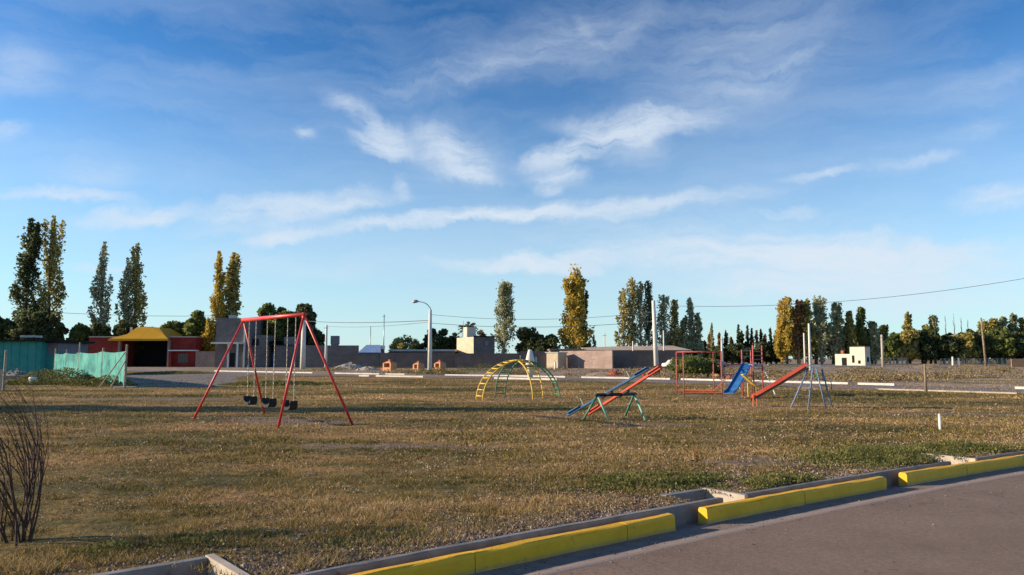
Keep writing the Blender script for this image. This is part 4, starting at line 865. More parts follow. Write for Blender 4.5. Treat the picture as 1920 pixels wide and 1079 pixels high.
# boundary walls
def wall(px0, px1, top, d, mat, lab, th=.25):
    return tag(bx(mat, 'boundary_wall', None, px0, px1, top, None, d, th), lab, 'wall')
wall(560.5, 672, 648, 128, 'greywall', 'long dark grey block wall right of the swing set')
rt = thing('water_tank', 'grey cube water tank above the long grey wall', 'tank', (xh(626, 131), 131, 0)); bx('greyrender', 'tank', rt, 619, 633, 630, 646, 131, 1.3); bx('greyrender', 'stand', rt, 620, 632, 646, None, 131.1, 1.1)
D = 125; rt = thing('lean_to_shed', 'grey shed with pale blue sloping roof right of the swing set', 'shed', (xh(693, D), D, 0))
bx('greywall', 'wall', rt, 672.5, 712, 661, None, D, 5)
x0, x1 = xh(672, D), xh(715, D); mb = MB().add([(x0, D-.4, zh(661, D)), (x1, D-.4, zh(661, D)), (xh(702, D), D+5.2, zh(646, D)), (x0+.3, D+5.2, zh(646, D)), (x0, D-.4, zh(661, D)-.1), (x1, D-.4, zh(661, D)-.1), (xh(702, D), D+5.2, zh(646, D)-.1), (x0+.3, D+5.2, zh(646, D)-.1)], [(0, 1, 2, 3), (7, 6, 5, 4), (0, 4, 5, 1), (1, 5, 6, 2), (2, 6, 7, 3), (3, 7, 4, 0)])
pp(mb.build('roof', M['blueroof']), rt)
wall(712.5, 852, 662, 124.5, 'mauvewall', 'dark mauve brick wall behind the curved street lamp')
rt = thing('long_shed', 'long low shed with pale roof behind the dark mauve wall', 'shed', (xh(790, 130), 130, 0)); bx('greywall', 'wall', rt, 730, 850, 659, None, 130, 6); bx('greyroof', 'roof', rt, 728, 853, 655.5, 659, 129.5, 7)
rt = thing('parked_caravan', 'small white box above the wall left of the pale roof', 'box', (xh(712, 131), 131, 0)); bx('white', 'body', rt, 706, 718, 648, 655, 131, 2); bx('greywall', 'plinth', rt, 706.5, 717.5, 655, None, 131.1, 1.8)
# tan house
D = 128; rt = thing('two_storey_house', 'boxy two storey house, sunlit tan side and dark grey front, with a roof water tower', 'house', (xh(890, D), D, 0))
x0, x1 = xh(888, D), xh(927, D); zt = zh(632, D)
ang = R(25); c0 = Vector((x0, D, 0)); dl = Vector((-math.sin(ang), math.cos(ang), 0))
e1 = c0 + Vector((x1-x0, 1.2, 0)); Lq = 8.0
mb = MB().add([(c0.x, c0.y, 0), (e1.x, e1.y, 0), (e1.x+dl.x*Lq, e1.y+dl.y*Lq, 0), (c0.x+dl.x*Lq, c0.y+dl.y*Lq, 0), (c0.x, c0.y, zt), (e1.x, e1.y, zt), (e1.x+dl.x*Lq, e1.y+dl.y*Lq, zt), (c0.x+dl.x*Lq, c0.y+dl.y*Lq, zt)],
    [(0, 1, 5, 4), (1, 2, 6, 5), (2, 3, 7, 6), (4, 5, 6, 7)]); pp(mb.build('wall', M['greywall']), rt)
mb = MB().add([(c0.x-.02, c0.y-.02, 0), (c0.x+dl.x*Lq, c0.y+dl.y*Lq, 0), (c0.x+dl.x*Lq, c0.y+dl.y*Lq, zt), (c0.x-.02, c0.y-.02, zt), (c0.x+.15, c0.y+.15, 0), (c0.x+dl.x*Lq+.15, c0.y+dl.y*Lq+.05, 0), (c0.x+dl.x*Lq+.15, c0.y+dl.y*Lq+.05, zt+.03), (c0.x+.15, c0.y+.15, zt+.03)], [(0, 3, 2, 1), (4, 5, 6, 7), (3, 7, 6, 2), (0, 4, 7, 3), (1, 2, 6, 5)])
pp(mb.build('side_wall', M['render']), rt)
q = c0 + dl*4.5 + Vector((.9, .6, 0)); mb = MB().cbox((q.x, q.y, zt), 1.7, 1.7, zh(612, D)-zt, ang*.0+.5); pp(mb.build('water_tower', M['cream']), rt)
pp(MB().tube([(q.x-1.0, q.y-1, zt), (q.x-1.0, q.y-1, zh(600, D))], .04, 5).build('mast', M['metal']), rt)
bx('greyrender', 'window', rt, 909, 916, 639, 648, D + .5, .25)
pp(MB().bar((c0.x-.05, c0.y-.06, zt+.08), (e1.x+.05, e1.y-.06, zt+.08), .3, .16).build('parapet', M['dark']), rt)
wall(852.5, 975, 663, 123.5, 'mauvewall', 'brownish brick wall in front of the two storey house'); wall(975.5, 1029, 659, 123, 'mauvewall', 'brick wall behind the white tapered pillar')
rt = thing('tan_outhouse', 'small sunlit tan outhouse at the left end of the pale brick wall', 'shed', (xh(1037, 121), 121, 0))
Mx = Matrix.Translation((xh(1046, 121), 121, 0)) @ Matrix.Rotation(R(-38), 4, 'Z'); pp(MB().box(-2.2, 0, 0, 2.5, 0, zh(662, 121), Mx).build('wall', M['render']), rt); pp(MB().box(-2.4, .15, -.15, 2.65, zh(662, 121), zh(660.5, 121), Mx).build('roof', M['greyroof']), rt)
def slant(px0, d0, px1, d1, top, mat, lab, th=.25):
    a = Vector((xh(px0, d0), d0, 0)); b_ = Vector((xh(px1, d1), d1, 0)); h = (zh(top, d0) + zh(top, d1)) / 2
    return tag(MB().bar((a.x, a.y, h/2), (b_.x, b_.y, h/2), th, h).build('boundary_wall', M[mat]), lab, 'wall')
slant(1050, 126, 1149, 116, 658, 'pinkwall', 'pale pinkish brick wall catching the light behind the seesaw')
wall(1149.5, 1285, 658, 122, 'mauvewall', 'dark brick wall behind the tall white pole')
D = 134; rt = thing('long_house', 'long low house with beige roof behind the brick walls', 'house', (xh(1160, D), D, 0))
bx('pinkwall', 'wall', rt, 1032, 1285, 657, None, D, 8)
x0, x1 = xh(1095, D), xh(1296, D); xl = xh(1030, D)
mb = MB().add([(x0, D-1, zh(657, D)), (x1, D-1, zh(657, D)), (xh(1272, D), D+5, zh(647.5, D)), (xh(1165, D), D+5, zh(649, D)), (x0, D+4, zh(651.5, D)), (x0, D+9, 2.6), (x1, D+9, 2.6)], [(0, 1, 2, 3, 4), (1, 6, 2), (2, 6, 5, 4, 3), (0, 4, 5), (0, 5, 6, 1)]); pp(mb.build('roof', M['beigeroof']), rt)
mb = MB().box(xl, x0 - .05, D - .6, D + 8, zh(657, D) + .01, zh(654.5, D)); pp(mb.build('flat_roof', M['pinkwall']), rt)
bx('dark', 'window', rt, 1072, 1082, 650, 653, D+1, .2) if False else None
# tarped car
def car(px, d, L_, lab, mat, rz):
    rt = thing('parked_car', lab, 'car', (xh(px, d), d, 0), rz)
    prof = [(-.5, .28), (-.5, .62), (-.47, .80), (-.30, .88), (-.18, 1.30), (.02, 1.42), (.22, 1.38), (.36, .98), (.48, .84), (.5, .5), (.5, .28)]
    mb = MB(); n = len(prof); W_ = .82
    for y, k in ((-W_, .97), (-W_*.92, 1), (W_*.92, 1), (W_, .97)):
        for (x, z) in prof: mb.v.append((x*L_, y * (1 if z < .95 else .84), .28 + (z-.28)*k))
    for j in range(3):
        for i in range(n): mb.f.append((j*n+i, j*n+(i+1) % n, (j+1)*n+(i+1) % n, (j+1)*n+i))
    mb.f.append(tuple(range(n))); mb.f.append(tuple(3*n+i for i in range(n))[::-1]); mb.build('body', M[mat], rt, True)
    for sx in (-.3, .32):
        for sy in (-1, 1): MB().tube([(sx*L_, sy*.62, .31), (sx*L_, sy*.84, .31)], .31, 14).build('wheel', M['rubber'], rt)
    for sy in (-1, 1): MB().add([(-.20*L_, sy*.735, .92), (.30*L_, sy*.735, .98), (.20*L_, sy*.70, 1.30), (-.14*L_, sy*.70, 1.26)], [(0, 1, 2, 3)]).build('side_window', M['glass'], rt)
    return rt
car(1261, 119, 3.1, 'pale blue-white car parked before the dark brick wall', 'white', R(4))
car(1336, 112, 3.9, 'silver-grey car parked behind the red climbing frame', 'metal', R(8))
# green bush beside the playset
p = gp(1300, 711); tr_, P_, s_ = broad_data(2.3, 1.75, 31, lobes=16, leaves=3200, size=.22, z0=.0); P_[:, 2] *= .8
rt = thing('bush', 'green bush on the lot behind the red climbing frame', 'bush', (xh(1303, 60), 60, 0)); tr_.build('trunk', M['bark'], rt); tri_mesh('crown', leaf_quads(P_, .22), M['lf_green'], rt)
for a, b_, c in ((1275, 1.1, 'left half of the green bush clump, darker, behind the red frame posts'), (1325, .95, 'small dark bush right of the green bush')):
    tr_, P_, s_ = broad_data(1.9, 1.2, 40 + int(a), lobes=12, leaves=1500, size=.2, z0=0); rt = thing('bush', c, 'bush', (xh(a, 61), 61, 0)); tr_.build('trunk', M['bark'], rt); tri_mesh('crown', leaf_quads(P_, .2), M['weed' if a > 1300 else 'lf_green'], rt)
# orange brick blocks
def brick_hearth(px, py, w_, h_, lab, rz=0):
    p = gp(px, py); d = min(p.y, 96); X = xh(px, d); rt = thing('brick_hearth', lab, 'brick hearth', (X, d, 0), rz, 'orange brick hearths on the lot')
    mb = MB().box(-w_/2, w_/2, -.5, .5, .0, h_*.4).box(-w_/2, -w_/2+.22, -.5, .5, h_*.4, h_*.85).box(w_/2-.22, w_/2, -.5, .5, h_*.4, h_*.85).box(-w_/2+.22, w_/2-.22, .3, .5, h_*.4, h_*.85)
    mb.build('body', M['oak'], rt); MB().add([(-w_/2, -.5, h_*.85), (w_/2, -.5, h_*.85), (w_/2, .5, h_*.85), (-w_/2, .5, h_*.85), (-.25, -.2, h_*1.05), (.25, -.2, h_*1.05), (.25, .2, h_*1.05), (-.25, .2, h_*1.05)], [(0, 1, 5, 4), (1, 2, 6, 5), (2, 3, 7, 6), (3, 0, 4, 7), (4, 5, 6, 7), (0, 3, 2, 1)]).build('hood', M['oak'], rt)
    MB().box(-.16, .16, -.12, .12, h_*1.05, h_*1.25).build('chimney', M['brickred'], rt); MB().box(-w_/2-.5, -w_/2, -.4, .5, 0, h_*.3).build('bench', M['brickred'], rt); return rt
brick_hearth(731, 696, 1.5, 1.15, 'widest orange brick hearth, left of the curved lamp', R(-40)); brick_hearth(785, 697, .95, 1.0, 'small orange brick hearth just left of the curved lamp', R(-40)); brick_hearth(825, 694, 1.1, 1.1, 'orange brick hearth just right of the curved lamp', R(-40))
# white tapered pillar behind the climber
p = gp(994, 712); rt = thing('pillar', 'white tapered bottle shaped pillar behind the arched climber', 'pillar', (p.x, p.y, 0)); zt = zh(656, p.y)
MB().tube([(0, 0, 0), (0, 0, zt*.42), (0, 0, zt*.46), (0, 0, zt*.66), (0, 0, zt*.95), (0, 0, zt)], [.21, .21, .34, .34, .17, .13], 14).build('shaft', M['white'], rt, True)
MB().tube([(0, 0, zt*.43), (0, 0, zt*.47)], [.35, .35], 14).build('band', M['steel_black'], rt)
MB().tube([(.42, 0, zt*.45), (.42, 0, zt*.75)], [.1, .08], 8).build('bracket', M['metal'], rt)
p = gp(1041, 694); tag(MB().tube([(p.x, p.y, 0), (p.x, p.y, 1.1)], [.16, .12], 8).build('marker_post', M['white']), 'short white marker post in front of the tan outhouse', 'post')
# white house at right
D = 165; rt = thing('white_house', 'small sunlit cream house with flat dark roof below the right-hand grove', 'house', (xh(1600, D), D, 0))
Mx = Matrix.Translation((xh(1622, D), D, 0)) @ Matrix.Rotation(R(-55), 4, 'Z'); h1 = zh(650, D); h2 = zh(664, D); k = D/F_PX
pp(MB().box(-30*k, 0, 0, 18*k, 0, h1, Mx).build('wall', M['cream']), rt); pp(MB().box(-32*k, .2, -.2, 18*k + .2, h1, h1 + .22, Mx).build('roof', M['dark']), rt)
pp(MB().box(-64*k, -30.05*k, .6, 16*k, 0, h2, Mx).build('annex', M['cream']), rt)
for a, b_, z0, z1 in ((-26, -21, .6, 2.2), (-14, -9, .4, 1.1)): pp(MB().box(a*k, b_*k, -.03, -.002, z0, z1, Mx).build('window', M['dark'], None), rt)
pp(MB().box(-50*k, -40*k, .55, .597, 0, 1.7, Mx).build('door', M['dark']), rt); pp(MB().box(-56*k, -51*k, 1.5, 1.9, h2, h2 + .8, Mx).build('chimney', M['brickred']), rt)
pp(MB().box(.002, .03, .7, 1.5, .8, 1.8, Mx).build('window', M['dark']), rt)
# long low pale wall/earth bank line and rail fence
o = bx('oldconc', 'low_wall', None, 1440, 1565, 683.5, None, 168, .4); tag(o, 'long low sandy wall under the trees left of the white house', 'wall')
rt = thing('rail_fence', 'pale post and rail fence under the trees at far right', 'fence', (xh(1845, 190), 190, 0))
for k in range(20): pp(MB().box(xh(1764+8.2*k, 190)-.1, xh(1764+8.2*k, 190)+.1, 190, 190.2, 0, 1.5).build('post', M['oldconc']), rt)
for z in (1.4, .9, .45): pp(MB().box(xh(1764, 190), xh(1922, 190), 189.93, 189.99, z-.05, z+.05).build('rail', M['oldconc']), rt)
rt = thing('rail_fence', 'short pale rail fence right of the white house', 'fence', (xh(1680, 190), 190, 0))
for k in range(6): pp(MB().box(xh(1660+8*k, 190)-.12, xh(1660+8*k, 190)+.12, 190, 190.2, 0, 1.7).build('post', M['oldconc']), rt)
for z in (1.6, .9): pp(MB().box(xh(1660, 190), xh(1700, 190), 189.93, 189.99, z-.06, z+.06).build('rail', M['oldconc']), rt)
for px, h_, l in ((1786, 1.9, 'left of two small pale figures of posts before the rail fence'), (1797, 1.6, 'right one of two small pale posts before the rail fence')):
    tag(MB().tube([(xh(px, 160), 160, 0), (xh(px, 160), 160, h_)], [.22, .16], 8).build('marker_post', M['white']), l.replace('small pale figures of posts', 'small pale posts'), 'post')
rt = thing('yellow_sign_board', 'orange-brown board on posts at the right edge of the lot', 'board', (xh(1911, 110), 110, 0))
MB().box(-1.2, 1.2, -.05, .05, .35, 1.5).build('board', M['oak'], rt)
for s_ in (-1, 1): MB().box(s_*1.0-.06, s_*1.0+.06, .055, .15, 0, 1.5).build('leg', M['wood'], rt)

# ------------------------------------------------------------------ poles, lamps, wires
def lamp_post():
    D = 78; zt = zh(581, D); rt = thing('street_lamp', 'concrete street lamp with curved arm reaching left, between swing set and climber', 'street lamp', (xh(806, D), D, 0))
    MB().tube([(0, 0, 0), (0, 0, zt)], [.24, .15], 12).build('pole', M['pole'], rt, True)
    MB().tube([(0, 0, 0), (0, 0, .35), (0, 0, .4)], [.38, .34, .2], 10).build('base', M['dark'], rt)
    s_ = D/F_PX; pts = [(0, 0, zt-.4), (0, 0, zt+.15), (-6*s_, 0, zt+.55), (-13*s_, 0, zt+.75), (-24*s_, 0, zt+.85)]
    MB().tube(pts, [.05, .05, .045, .04, .04], 7).build('arm', M['metal'], rt, True)
    mb = MB().tube([(-22*s_, 0, zt+.85), (-26*s_, 0, zt+.87), (-31*s_, 0, zt+.83), (-34*s_, 0, zt+.76)], [.06, .17, .18, .06], 9); mb.build('lamp_head', M['metal'], rt, True)
    return rt
lamp_post()
def cpole(px, top, d, r0, r1, lab, mat='pole', lean=0, name='utility_pole', cross=True):
    zt = zh(top, d); rt = thing(name, lab, 'pole', (xh(px, d), d, 0)); MB().tube([(0, 0, 0), (-lean, 0, zt)], [r0, r1], 10).build('shaft', M[mat], rt, True)
    if cross: MB().box(-lean-.35, -lean+.35, -r1-.06, -r1-.005, zt-.5, zt-.42).build('crossarm', M['metal'], rt)
    return rt
rt = cpole(1231, 564, 70, .23, .16, 'tall white concrete pole behind the top of the seesaw', lean=.2, cross=False)
p = gp(1232, 706); MB().tube([(0, 0, 0), (0, 0, .9)], [.3, .27], 10).build('footing', M['dark'], rt)
cpole(568, 600, 112, .4, .3, 'white concrete pole behind the right apex of the swing set', cross=False); cpole(611, 610, 118, .22, .16, 'thin grey pole against the long grey wall')
cpole(1519, 607, 100, .19, .13, 'thin pale pole rising above the blue ladder of the red slide', cross=False); cpole(1509, 625, 102, .12, .1, 'very thin pole left of the thin pale pole', cross=False)
cpole(1655, 628, 140, .25, .2, 'square topped grey pole right of the white house', 'oldconc'); cpole(1848, 596, 150, .23, .15, 'tall leaning timber pole before the trees at far right', 'polewood', lean=.45)
cpole(1354, 632, 120, .2, .14, 'thin pale pole above the red climbing frame'); cpole(1134, 625, 140, .13, .1, 'very thin pole above the beige roof'); cpole(1187, 640, 126, .12, .1, 'thin pale pole in front of the beige roof', 'white', cross=False)
cpole(719, 590, 170, .14, .1, 'faint thin mast between the swing set and the lamp', 'metal'); cpole(1245, 620, 128, .12, .1, 'thin pole right of the tall white pole', 'white', cross=False)
cpole(694, 612, 170, .12, .08, 'faint short mast above the blue roof', 'metal', cross=False); cpole(1733, 683, 37, .06, .04, 'thin timber stake standing at the edge of the far street', 'polewood', cross=False, name='stake')
def wire(a, b_, sag, r, lab):
    a = Vector(a); b_ = Vector(b_); pts = [a.lerp(b_, k/24) - Vector((0, 0, sag*4*(k/24)*(1-k/24))) for k in range(25)]
    tag(MB().tube(pts, r, 4).build('power_line', M['cable']), lab, 'cable')
wire(at(568, 602, 112), at(806, 601, 78), .25, .035, 'power line from the white pole to the curved lamp')
wire(at(806, 606, 78), at(1231, 602, 70), .5, .022, 'thin power line from the curved lamp to the tall white pole')
wire(at(806, 590, 78), at(1231, 585, 70), .6, .018, 'upper thin power line between curved lamp and tall white pole')
wire(at(1231, 573, 70), at(1980, 512, 60), .95, .018, 'power line crossing the sky at upper right')
wire(at(100, 586, 120), at(426, 592, 132), .3, .03, 'power line in front of the poplars at left')
wire(at(806, 604, 78), at(611, 612, 118), .3, .02, 'thin power line from the curved lamp to the thin grey pole')

# ------------------------------------------------------------------ playground
FT = [gp(520, 805), gp(663, 797), gp(361, 787), gp(497, 776)]
def swing_set():
    A1, A2, B1, B2 = FT; ma = (A1 + A2)/2; mb_ = (B1 + B2)/2; org = (ma + mb_)/2
    rt = thing('swing_set', 'red steel swing set with two A-frame ends', 'swing set', org)
    ta = at(570, 590, ma.y); tb = at(457, 600, mb_.y); l = lambda v: Vector(v) - org
    d = (ta - tb).normalized()
    MB().tube([l(tb - d*.08), l(ta + d*.08)], .052, 12).build('top_beam', M['steel_red'], rt, True)
    for top, f in ((ta, A1), (ta, A2), (tb, B1), (tb, B2)):
        MB().tube([l(top), l(Vector((f.x, f.y, -.05)))], .031, 10).build('leg', M['steel_red'], rt, True)
    for top in (ta, tb): MB().cbox(l(top - Vector((0, 0, .09))), .085, .085, .13, math.atan2(d.y, d.x)).build('joint', M['steel_red'], rt, bevel=.01)
    # seats hang from the beam: things of their own
    labs = ['black rubber swing seat furthest left on pale chains', 'black rubber swing seat in the middle of the three', 'black rubber swing seat furthest right, nearest the front leg']
    for (c1, c2, sx, sy), lab in zip(((468, 481, 472, 748), (502, 517, 507, 747), (540, 555, 546, 749)), labs):
        # attach points on the beam
        def onbeam(px):
            r = ray(px, 595); dd = ta - tb; k = (tb.x*r.y - tb.y*r.x)/(dd.y*r.x - dd.x*r.y)*-1
            k = (tb.y*r.x - tb.x*r.y)/(dd.x*r.y - dd.y*r.x); return tb + dd*k
        p1, p2 = onbeam(c1), onbeam(c2); mid = (p1 + p2)/2; zs = .47
        st = thing('swing', lab, 'swing', (mid.x, mid.y, 0), math.atan2(d.y, d.x), 'swings hanging from the red swing set')
        hw = .245
        for s_, P in ((-1, p1), (1, p2)):
            topz = (P.z) - .04; off = (P - mid).length * s_
            mbc = MB(); z = topz; nl = 34; zb_ = zs + .10; x0, x1 = off, s_*hw
            for k in range(nl):   # alternating links
                q0, q1 = k/nl, (k+.86)/nl; xa, xb = x0 + (x1-x0)*q0, x0 + (x1-x0)*q1; za, zc = topz + (zb_-topz)*q0, topz + (zb_-topz)*q1
                if k % 2: mbc.box(xa-.011, xa+.011, -.005, .005, zc, za)
                else: mbc.box(xa-.005, xa+.005, -.011, .011, zc, za)
            mbc.build('chain', M['chain'], st)
        pr = [(-hw-.01, .12), (-hw, .02), (-hw*.6, -.035), (0, -.05), (hw*.6, -.035), (hw, .02), (hw+.01, .12)]
        m2 = MB(); n = len(pr)
        for (yy, dz) in ((-.10, 0), (.10, 0), (.10, -.05), (-.10, -.05)):
            for (x, z) in pr: m2.v.append((x, yy, zs + z + dz * 1.45))
        for j in range(4):
            for i in range(n-1): m2.f.append((j*n+i, j*n+i+1, ((j+1) % 4)*n+i+1, ((j+1) % 4)*n+i))
        m2.f.append((0, n, 2*n, 3*n)); m2.f.append((n-1, 4*n-1, 3*n-1, 2*n-1)); m2.build('seat', M['rubber'], st, bevel=.008)
swing_set()

def climber():
    ctr = Vector((.30, 30.2, 0)); rt = thing('arched_climber', 'dome of four crossing arched ladders, two yellow and two green', 'climbing frame', ctr)
    feet = [(gp(899, 751), 'steel_yellow'), (Vector((-.49, 31.4, 0)), 'steel_green'), (Vector((.99, 29.0, 0)), 'steel_yellow'), (gp(1046, 747), 'steel_green')]
    H_ = 1.52
    for f, mt in feet:
        v = f - ctr; v.z = 0; L_ = v.length; d = v.normalized(); s = Vector((-d.y, d.x, 0)); W_ = .23
        def P(q, off):   # q 0 foot, 1 apex ; quarter ellipse
            a = q*math.pi/2*.97; return d*(L_*math.cos(a)) + s*off + Vector((0, 0, H_*math.sin(a)))
        arch = bpy.data.objects.new('arched_ladder', None); C.objects.link(arch); arch.parent = rt
        arch2 = MB()
        for off in (-W_, W_): arch2.tube([P(k/14, off) - (Vector((0, 0, .05)) if k == 0 else Vector((0, 0, 0))) for k in range(15)], .027, 7)
        for k in range(9): q = .07 + k*.105; arch2.tube([P(q, -W_), P(q, W_)], .024, 6)
        bpy.data.objects.remove(arch)
        arch2.build('arched_ladder', M[mt], rt, True)
        if mt == 'steel_yellow': MB().tube([P(.07, W_), P(.07, W_) + Vector((.55, .3, 0))], .02, 6).build('tie_bar', M[mt], rt)
    mb = MB(); 
    for k in range(4): a = k*math.pi/2 + .5; mb.tube([(math.cos(a)*.3, math.sin(a)*.3, H_), (math.cos(a+math.pi/2)*.3, math.sin(a+math.pi/2)*.3, H_)], .024, 7)
    mb.build('top_ring', M['steel_yellow'], rt)
climber()

def seesaws():
    L1, L2, R1, R2 = gp(1092, 788), gp(1143, 789), gp(1171, 781), gp(1211, 787)
    pl = at(1120, 741, (L1.y+L2.y)/2); pr = at(1189, 739, (R1.y+R2.y)/2 + .1); org = Vector(((pl.x+pr.x)/2, (pl.y+pr.y)/2, 0)); l = lambda v: Vector(v) - org
    rt = thing('seesaw_stand', 'black crossbar on four green splayed legs carrying two seesaw planks', 'seesaw stand', org)
    d = (pr - pl).normalized(); MB().tube([l(pl - d*.06), l(pr + d*.06)], .045, 10).build('crossbar', M['steel_black'], rt, True)
    for t_, f, mt in ((pl, L1, 'steel_green'), (pl, L2, 'steel_mint'), (pr, R1, 'steel_green'), (pr, R2, 'steel_mint')):
        MB().tube([l(t_), l(Vector((f.x, f.y, -.04)))], .03, 8).build('leg', M[mt], rt, True)
    zp = (pl.z + pr.z)/2 + .06
    for q, mt, lab, lo, hi in ((.2, 'plank_blue', 'blue seesaw plank tilted with its right end high', at(1064, 775, 21.0), at(1214, 688, 19.6)), (.62, 'plank_red', 'red seesaw plank tilted with its right end high, right of the blue one', at(1103, 774, 21.6), at(1236, 686, 20.0))):
        c = pl.lerp(pr, q) + Vector((0, 0, .05)); mid = (lo + hi)/2; off = c - mid; off.z = max(-.1, min(.1, off.z))
        lo2 = lo + Vector((off.x*.3, off.y, off.z)); hi2 = hi + Vector((off.x*.3, off.y, off.z)); lo2.z = max(.06, lo2.z)
        st = thing('seesaw', lab, 'seesaw', (c.x, c.y, 0), 0, 'seesaw planks on the black stand'); g = lambda v: Vector(v) - Vector((c.x, c.y, 0))
        D_ = (hi2 - lo2).normalized()
        MB().bar(g(lo2), g(hi2), .10, .055).build('beam', M[mt], st, bevel=.006)
        for k, e in ((0, lo2), (1, hi2)):
            sgn = 1 if k == 0 else -1; base = e + D_*sgn*.03
            MB().bar(g(base + Vector((0, 0, .055))), g(base + D_*sgn*.42 + Vector((0, 0, .055))), .18, .03).build('seat', M[mt], st, bevel=.006)
            hb = e + D_*sgn*.58; sd = D_.cross(Vector((0, 0, 1))).normalized(); u = sd.cross(D_)
            MB().tube([g(hb), g(hb + u*.26)], .016, 6).tube([g(hb + u*.26 - sd*.14), g(hb + u*.26 + sd*.14)], .016, 6).build('handle', M['chain' if mt == 'plank_blue' else mt], st)
        MB().bar(g((lo2+hi2)/2 + D_*.0 - D_*.18 + Vector((0, 0, -.05))), g((lo2+hi2)/2 + D_*.18 + Vector((0, 0, -.05))), .12, .05).build('pivot', M['steel_black'], st)
seesaws()

def slide_red():
    B = at(1410, 747, 25.4); T = at(1512, 686, 24.6); org = Vector((T.x, T.y, 0)); g = lambda v: Vector(v) - org
    rt = thing('slide', 'long red slide with pale blue ladder and legs, furthest right', 'slide', org)
    pts = [T, T.lerp(B, .06), T.lerp(B, .5) + Vector((0, 0, -.02)), T.lerp(B, .9) + Vector((0, 0, .0)), B + Vector((0, 0, .03))]
    D_ = (B - T); D_.z = 0; D_.normalize(); s = Vector((-D_.y, D_.x, 0)); W_ = .22
    mb = MB(); pr = [(-W_, .10), (-W_, -.03), (W_, -.03), (W_, .10), (W_-.025, .10), (W_-.025, .025), (-W_+.025, .025), (-W_+.025, .10)]; n = len(pr)
    for p in pts:
        for (a, z) in pr: mb.v.append(tuple(g(p + s*a + Vector((0, 0, z)))))
    for i in range(len(pts)-1):
        for k in range(n): mb.f.append((i*n+k, (i+1)*n+k, (i+1)*n+(k+1) % n, i*n+(k+1) % n))
    mb.f.append(tuple(range(n))); mb.f.append(tuple((len(pts)-1)*n+k for k in range(n))[::-1]); mb.build('chute', M['slide_red'], rt)
    MB().bar(g(T + Vector((0, 0, -.075))), g(B + Vector((0, 0, -.05))), .40, .08).build('chute_shade_bar', M['steel_black'], rt)  # black bar added under the chute, standing for its shaded side
    # frame at the chute end
    mb = MB(); q = B + D_*-.1
    for a in (-W_-.1, W_+.1): mb.tube([g(q + s*a + Vector((0, 0, .12))), g(Vector((q.x, q.y, 0)) + s*a*1.2 + Vector((0, 0, -.03)))], .022, 6)
    mb.tube([g(q - s*(W_+.1) + Vector((0, 0, .10))), g(q + s*(W_+.1) + Vector((0, 0, .10)))], .022, 6); mb.build('end_frame', M['orange_paint'], rt)
    zt = T.z
    pf = [at(1514, 690, 24.4), at(1524, 692, 24.0), at(1534, 691, 24.3), at(1543, 694, 24.9)]
    MB().bar(g(T + Vector((0, 0, .0))), g(Vector((at(1540, 690, 24.4).x, 24.4, zt))), .55, .04).build('platform', M['steel_palebl'], rt)
    for top, f in ((at(1516, 690, 24.5), gp(1481, 767)), (at(1524, 691, 24.0), gp(1515, 768))):
        MB().tube([g(top), g(Vector((f.x, f.y, -.04)))], .026, 7).build('leg', M['steel_palebl'], rt, True)
    a = at(1504, 728, 24.1); b_ = at(1519, 728, 23.9); MB().tube([g(a), g(b_)], .018, 6).build('brace', M['steel_palebl'], rt)
    l0, l1 = at(1530, 690, 24.3), at(1541, 692, 24.7); f0, f1 = gp(1549, 767), gp(1561, 765)
    for a_, b_ in ((l0, f0), (l1, f1)): MB().tube([g(a_), g(Vector((b_.x, b_.y, -.04)))], .024, 7).build('ladder_rail', M['steel_palebl'], rt, True)
    for k in range(6): q = .12 + k*.155; MB().tube([g(l0.lerp(f0, q)), g(l1.lerp(f1, q))], .017, 6).build('rung', M['steel_palebl'], rt)
    # hand rails arch
    for s2 in (l0, l1): MB().tube([g(s2 + Vector((0, 0, -.05))), g(s2 + Vector((.02, 0, -.32))), g(s2 + Vector((.28, 0, -.42))), g(s2 + Vector((.3, 0, -.7)))], .015, 6).build('hand_rail', M['steel_green'], rt)
slide_red()

